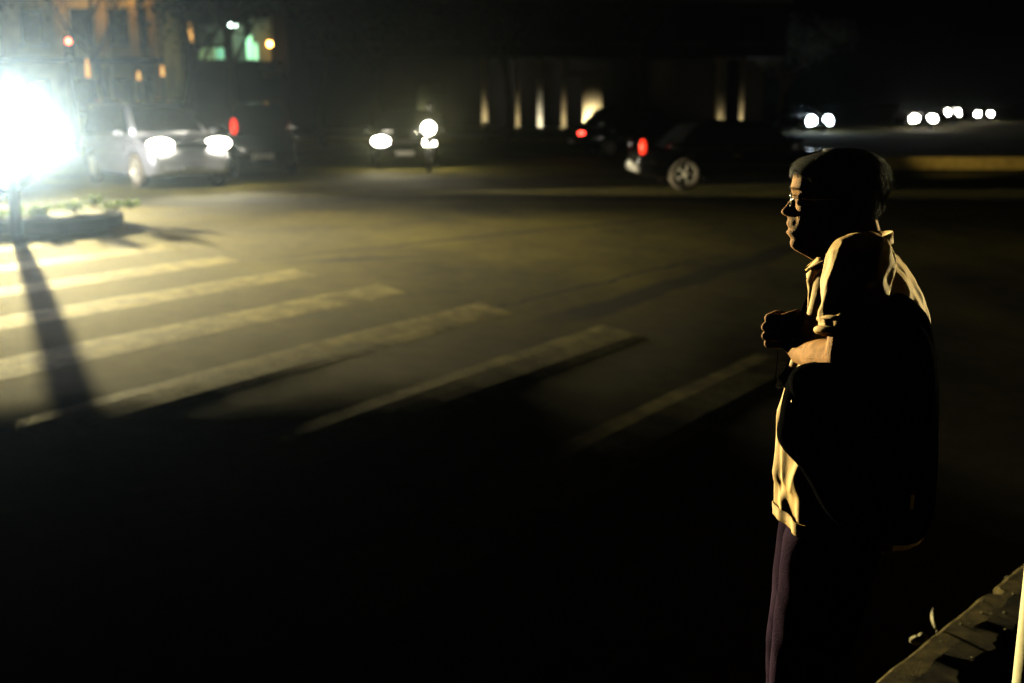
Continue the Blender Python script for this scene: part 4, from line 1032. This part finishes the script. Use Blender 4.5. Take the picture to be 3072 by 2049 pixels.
for l_, lab in ((.042, 1), (-.030, 0)):
    bm = bmesh.new(); O = [(2470, 742, .5), (2424, 800, .9), (2447, 817, 1), (2480, 790, .8)]
    Q = [[(2484, 738), (2452, 770), (2424, 801)], [(2495, 752), (2466, 786), (2436, 812)], [(2504, 768), (2478, 800), (2450, 818)]]
    g_ = [[bm.verts.new(P(x_, y_, l_ + (.010 * i - .006 * j) * (1 if l_ > 0 else -1))) for j, (x_, y_) in enumerate(r)] for i, r in enumerate(Q)]
    for i in range(2):
        for j in range(2): bm.faces.new((g_[i][j], g_[i][j + 1], g_[i + 1][j + 1], g_[i + 1][j]))
    o = obj('collar_tip', bm, 'shirt', shirt, True); so = o.modifiers.new('s', 'SOLIDIFY'); so.thickness = .003
    bm = bmesh.new(); Q = [[(2450, 800), (2434, 850), (2428, 885), (2424, 940)], [(2428, 812), (2419, 840), (2424, 872), (2422, 935)], [(2418, 822), (2424, 852), (2430, 880), (2426, 940)]]
    g_ = [[bm.verts.new(P(x_, y_, l_ * .6 + (.012 - .010 * i) * (1 if l_ > 0 else -1))) for j, (x_, y_) in enumerate(r)] for i, r in enumerate(Q)]
    for i in range(2):
        for j in range(3): bm.faces.new((g_[i][j], g_[i][j + 1], g_[i + 1][j + 1], g_[i + 1][j]))
    o = obj('lapel', bm, 'shirt', shirt, True); so = o.modifiers.new('s', 'SOLIDIFY'); so.thickness = .003
# -- trousers
bm = bmesh.new()
def trouser(l, rows_, seed):
    rg = []
    R = sorted(rows_); y_ = R[0][0]
    while y_ <= R[-1][0]:
        a, b, w_ = interp(R, y_); fa, za = fz(a, y_, l); fb, _ = fz(b, y_, l); c = (fa + fb) / 2; hx = abs(fa - fb) / 2; r = []
        for k in range(48):
            t = 2 * PI * k / 48; fo = 1 + .09 * mnoise.noise(Vector((math.cos(t) * 1.3 + seed, math.sin(t) * 1.3 + za * 9, za * 3))) + .03 * math.sin(za * 60 + 3 * math.cos(t)) * sm((.5 - za) / .3)
            r.append(W_((c + hx * math.cos(t) * fo, l + w_ * math.sin(t) * fo, za)))
        rg.append(r); y_ += 10
    rings_mesh(bm, rg)
trouser(-.075, [(1440, 2345, 2640, .105), (1525, 2342, 2640, .105), (1600, 2330, 2620, .098), (1700, 2318, 2590, .088), (1760, 2317, 2575, .084), (1840, 2305, 2545, .078), (1910, 2299, 2520, .074), (2040, 2297, 2500, .070), (2200, 2290, 2480, .066), (2440, 2285, 2470, .062)], 2)
trouser(.085, [(1440, 2400, 2700, .10), (1525, 2385, 2690, .10), (1600, 2350, 2650, .096), (1700, 2336, 2620, .088), (1760, 2333, 2605, .084), (1840, 2322, 2585, .078), (1910, 2314, 2560, .074), (2040, 2308, 2540, .070), (2200, 2300, 2520, .066), (2450, 2300, 2510, .062)], 2)
capsule(bm, P(2480, 1500, -.05), P(2560, 1500, .06), .12, .13)
tr_ = obj('trousers', bm, 'trousers', man)
r_ = tr_.modifiers.new('r', 'REMESH'); r_.mode = 'VOXEL'; r_.voxel_size = .005; r_.use_smooth_shade = True
s_ = tr_.modifiers.new('s', 'SMOOTH'); s_.factor = .5; s_.iterations = 3
for g_ in (legn, legf):
    bm = bmesh.new(); b0 = g_[2]; rg = []
    for x_, w_, h_ in ((-.07, .026, .05), (-.05, .036, .075), (0, .040, .085), (.06, .044, .065), (.12, .047, .05), (.165, .040, .038), (.19, .022, .028)):
        rg.append([Vector((b0.x + x_, b0.y + w_ * math.cos(t), .002 + h_ * .5 + h_ * .5 * math.sin(t))) for t in [2 * PI * k / 20 for k in range(20)]])
    rings_mesh(bm, rg); obj('shoe', bm, 'shoe', man, True)
tag(man, 'man in a pale yellow short sleeved shirt and glasses, hands clasped, looking left', 'person')
# -- shoulder bag
bag = empty('shoulder_bag', (0, 0, 0)); bag.matrix_world = man.matrix_world.copy()
outl = [(2372, 1114), (2398, 1098), (2440, 1088), (2540, 1080), (2620, 1010), (2668, 900), (2700, 872), (2750, 905), (2788, 950), (2808, 1020), (2815, 1150), (2812, 1350), (2808, 1540), (2750, 1640), (2560, 1600), (2470, 1530), (2410, 1402), (2378, 1368), (2346, 1336), (2330, 1308), (2327, 1280), (2338, 1245), (2345, 1200), (2356, 1150)]
def smoothloop(pts, it=2):
    for _ in range(it):
        q = []
        for i in range(len(pts)):
            a, b = pts[i], pts[(i + 1) % len(pts)]; q += [tuple(.75 * p + .25 * r for p, r in zip(a, b)), tuple(.25 * p + .75 * r for p, r in zip(a, b))]
        pts = q
    return pts
ol = smoothloop(outl); cxp = sum(p[0] for p in ol) / len(ol); cyp = sum(p[1] for p in ol) / len(ol)
bm = bmesh.new(); rg = []
for k in range(13):
    a = -PI / 2 + PI * k / 12; lv_ = .225 + .065 * math.sin(a); sc_ = .35 + .65 * abs(math.cos(a)) ** .45 if 0 < k < 12 else .3
    r = []
    for (x_, y_) in ol:
        q = P(cxp + (x_ - cxp) * sc_, cyp + (y_ - cyp) * sc_, .215); q.y = SY * lv_; n_ = mnoise.noise(q * 9); r.append(q + Vector((.006 * n_, .008 * n_, .006 * n_)))
    rg.append(r)
rings_mesh(bm, rg); obj('pouch', bm, 'bag', bag, True)
bm = bmesh.new(); rg = []      # flap
fo = smoothloop([(2368, 1120), (2398, 1094), (2440, 1082), (2560, 1086), (2650, 1010), (2710, 930), (2790, 1000), (2810, 1150), (2800, 1290), (2700, 1330), (2560, 1300), (2450, 1240), (2380, 1190)])
fx = sum(p[0] for p in fo) / len(fo); fy = sum(p[1] for p in fo) / len(fo)
for sc_, lv_ in ((1.0, .262), (1.02, .272), (.94, .297), (.6, .303), (.1, .305)):
    rg.append([(lambda q: Vector((q.x, SY * (lv_ + .004 * mnoise.noise(q * 14)), q.z)))(P(fx + (x_ - fx) * sc_, fy + (y_ - fy) * sc_, .25)) for (x_, y_) in fo])
rings_mesh(bm, rg); obj('flap', bm, 'bag', bag, True)
bm = bmesh.new()
def ribbon(bm, pts, wv, hw__=.018, th=.0016):
    rows_ = []
    for i, p in enumerate(pts):
        d = (pts[min(i + 1, len(pts) - 1)] - pts[max(i - 1, 0)]).normalized(); u = wv - d * wv.dot(d); u.normalize(); nn = d.cross(u)
        rows_.append([p - u * hw__ - nn * th, p + u * hw__ - nn * th, p + u * hw__ + nn * th, p - u * hw__ + nn * th])
    rings_mesh(bm, rows_)
# strap: from the bag front up the chest through the far hand, over the far shoulder, down the back to the bag
sp_ = [P(2385, 1130, .2), P(2352, 1155, .10), P(2372, 1090, .02), P(2392, 1030, -.01), P(2402, 960, -.015), P(2422, 905, -.03), P(2440, 860, -.06), P(2468, 790, -.10), P(2530, 755, -.13), P(2600, 790, -.17), P(2660, 880, -.185), P(2720, 980, -.12), P(2780, 1050, .0), P(2790, 1090, .11), P(2790, 1180, .2)]
def cr_sp(pts, n=5):
    out = []
    for i in range(len(pts) - 1):
        p0, p1, p2, p3 = pts[max(i - 1, 0)], pts[i], pts[i + 1], pts[min(i + 2, len(pts) - 1)]
        for k in range(n):
            t = k / n; out.append(.5 * ((2 * p1) + (p2 - p0) * t + (2 * p0 - 5 * p1 + 4 * p2 - p3) * t * t + (3 * p1 - p0 - 3 * p2 + p3) * t ** 3))
    out.append(pts[-1]); return out
ribbon(bm, cr_sp(sp_), Vector((.25, SY * 1, 0)), .019); obj('strap', bm, 'strap', bag, True)
bm = bmesh.new(); tube(bm, [P(2744, 1472, .29), P(2738, 1482, .295)], .003, 8); ribbon(bm, [P(2739, 1484, .295), P(2737, 1505, .296), P(2735, 1528, .295)], Vector((1, 0, 0)), .0035, .0012); obj('zip_pull', bm, 'brass', bag)
bm = bmesh.new(); tube(bm, [P(2378, 1202, .297), P(2377, 1208, .299)], .003, 8); obj('rivet', bm, 'brass', bag)
tag(bag, 'slouching black shoulder bag hanging at the hip of the man', 'bag')
# thin cord hanging from the hand
bm = bmesh.new(); tube(bm, cr_sp([P(2334, 1052, .0), P(2332, 1080, .0), P(2328, 1120, .002), P(2322, 1150, 0), P(2314, 1175, .0), P(2308, 1192, 0)]), .0012, 6)
cd = obj('wrist_cord', bm, 'strap', None, True); cd.matrix_world = man.matrix_world.copy(); tag(cd, 'thin dark cord dangling from the clasped hands of the man', 'cord')
# unseen car added beyond the right frame edge to light the man's back
RC = Vector((16.0, 15.0, H(16.0, 15.0) + .86)); rdir = (Vector((.9, 2.6, 1.35)) - RC); raz = math.atan2(rdir.y, rdir.x)
rcc = Vector((RC.x, RC.y, 0)) - Vector((math.cos(raz), math.sin(raz), 0)) * 2.25 + Vector((-math.sin(raz), math.cos(raz), 0)) * .62
car('parked_car', (rcc.x, rcc.y, H(rcc.x, rcc.y)), raz, 'unseen grey car added beyond the right frame edge to light the back of the man', L=4.4, W=1.85, Hh=1.6, lz=.86, style='suv', paint='grey_paint', head='head_far', group=G_near)
spot('headlight_beam', RC, (.9, 2.6, 1.62), 30000, 3.2, (1, .86, .42), .05, .4)  # narrow beam added for the rim light on his back
# extra spots aimed at the camera, added for halos round the headlamps
for gp, ge, gc in ((sf + lat * .64 + Vector((0, 0, .93)) + hd * .22, 3200, (1, .9, .72)), (sf - lat * .64 + Vector((0, 0, .93)) + hd * .22, 2600, (1, .9, .72)),
                   (Vector((c3.location.x - .64, 30.0, .76)), 3000, (1, .8, .4)), (Vector((mb.location.x, 29.2, 1.13)), 4500, (1, .82, .4))):
    spot('added_glare', gp, (0, 0, CAMZ), ge, 7, gc, .06, 1.)
# ------------------------------------------------------------------ thin volume added to imitate lens glare
bm = bmesh.new(); box(bm, (0, 60, 8.5), (260, 200, 20))
hz = obj('glare_haze', bm); m = bpy.data.materials.new('glare_haze'); m.use_nodes = True; n = m.node_tree.nodes; n.clear()
pv = n.new('ShaderNodeVolumePrincipled'); pv.inputs['Density'].default_value = .0001; pv.inputs['Color'].default_value = (.72, .86, .86, 1); pv.inputs['Anisotropy'].default_value = .93
ou = n.new('ShaderNodeOutputMaterial'); m.node_tree.links.new(pv.outputs[0], ou.inputs['Volume']); hz.data.materials.append(m)
tag(hz, 'added thin haze glowing around the headlights', 'glare_haze', kind='stuff')
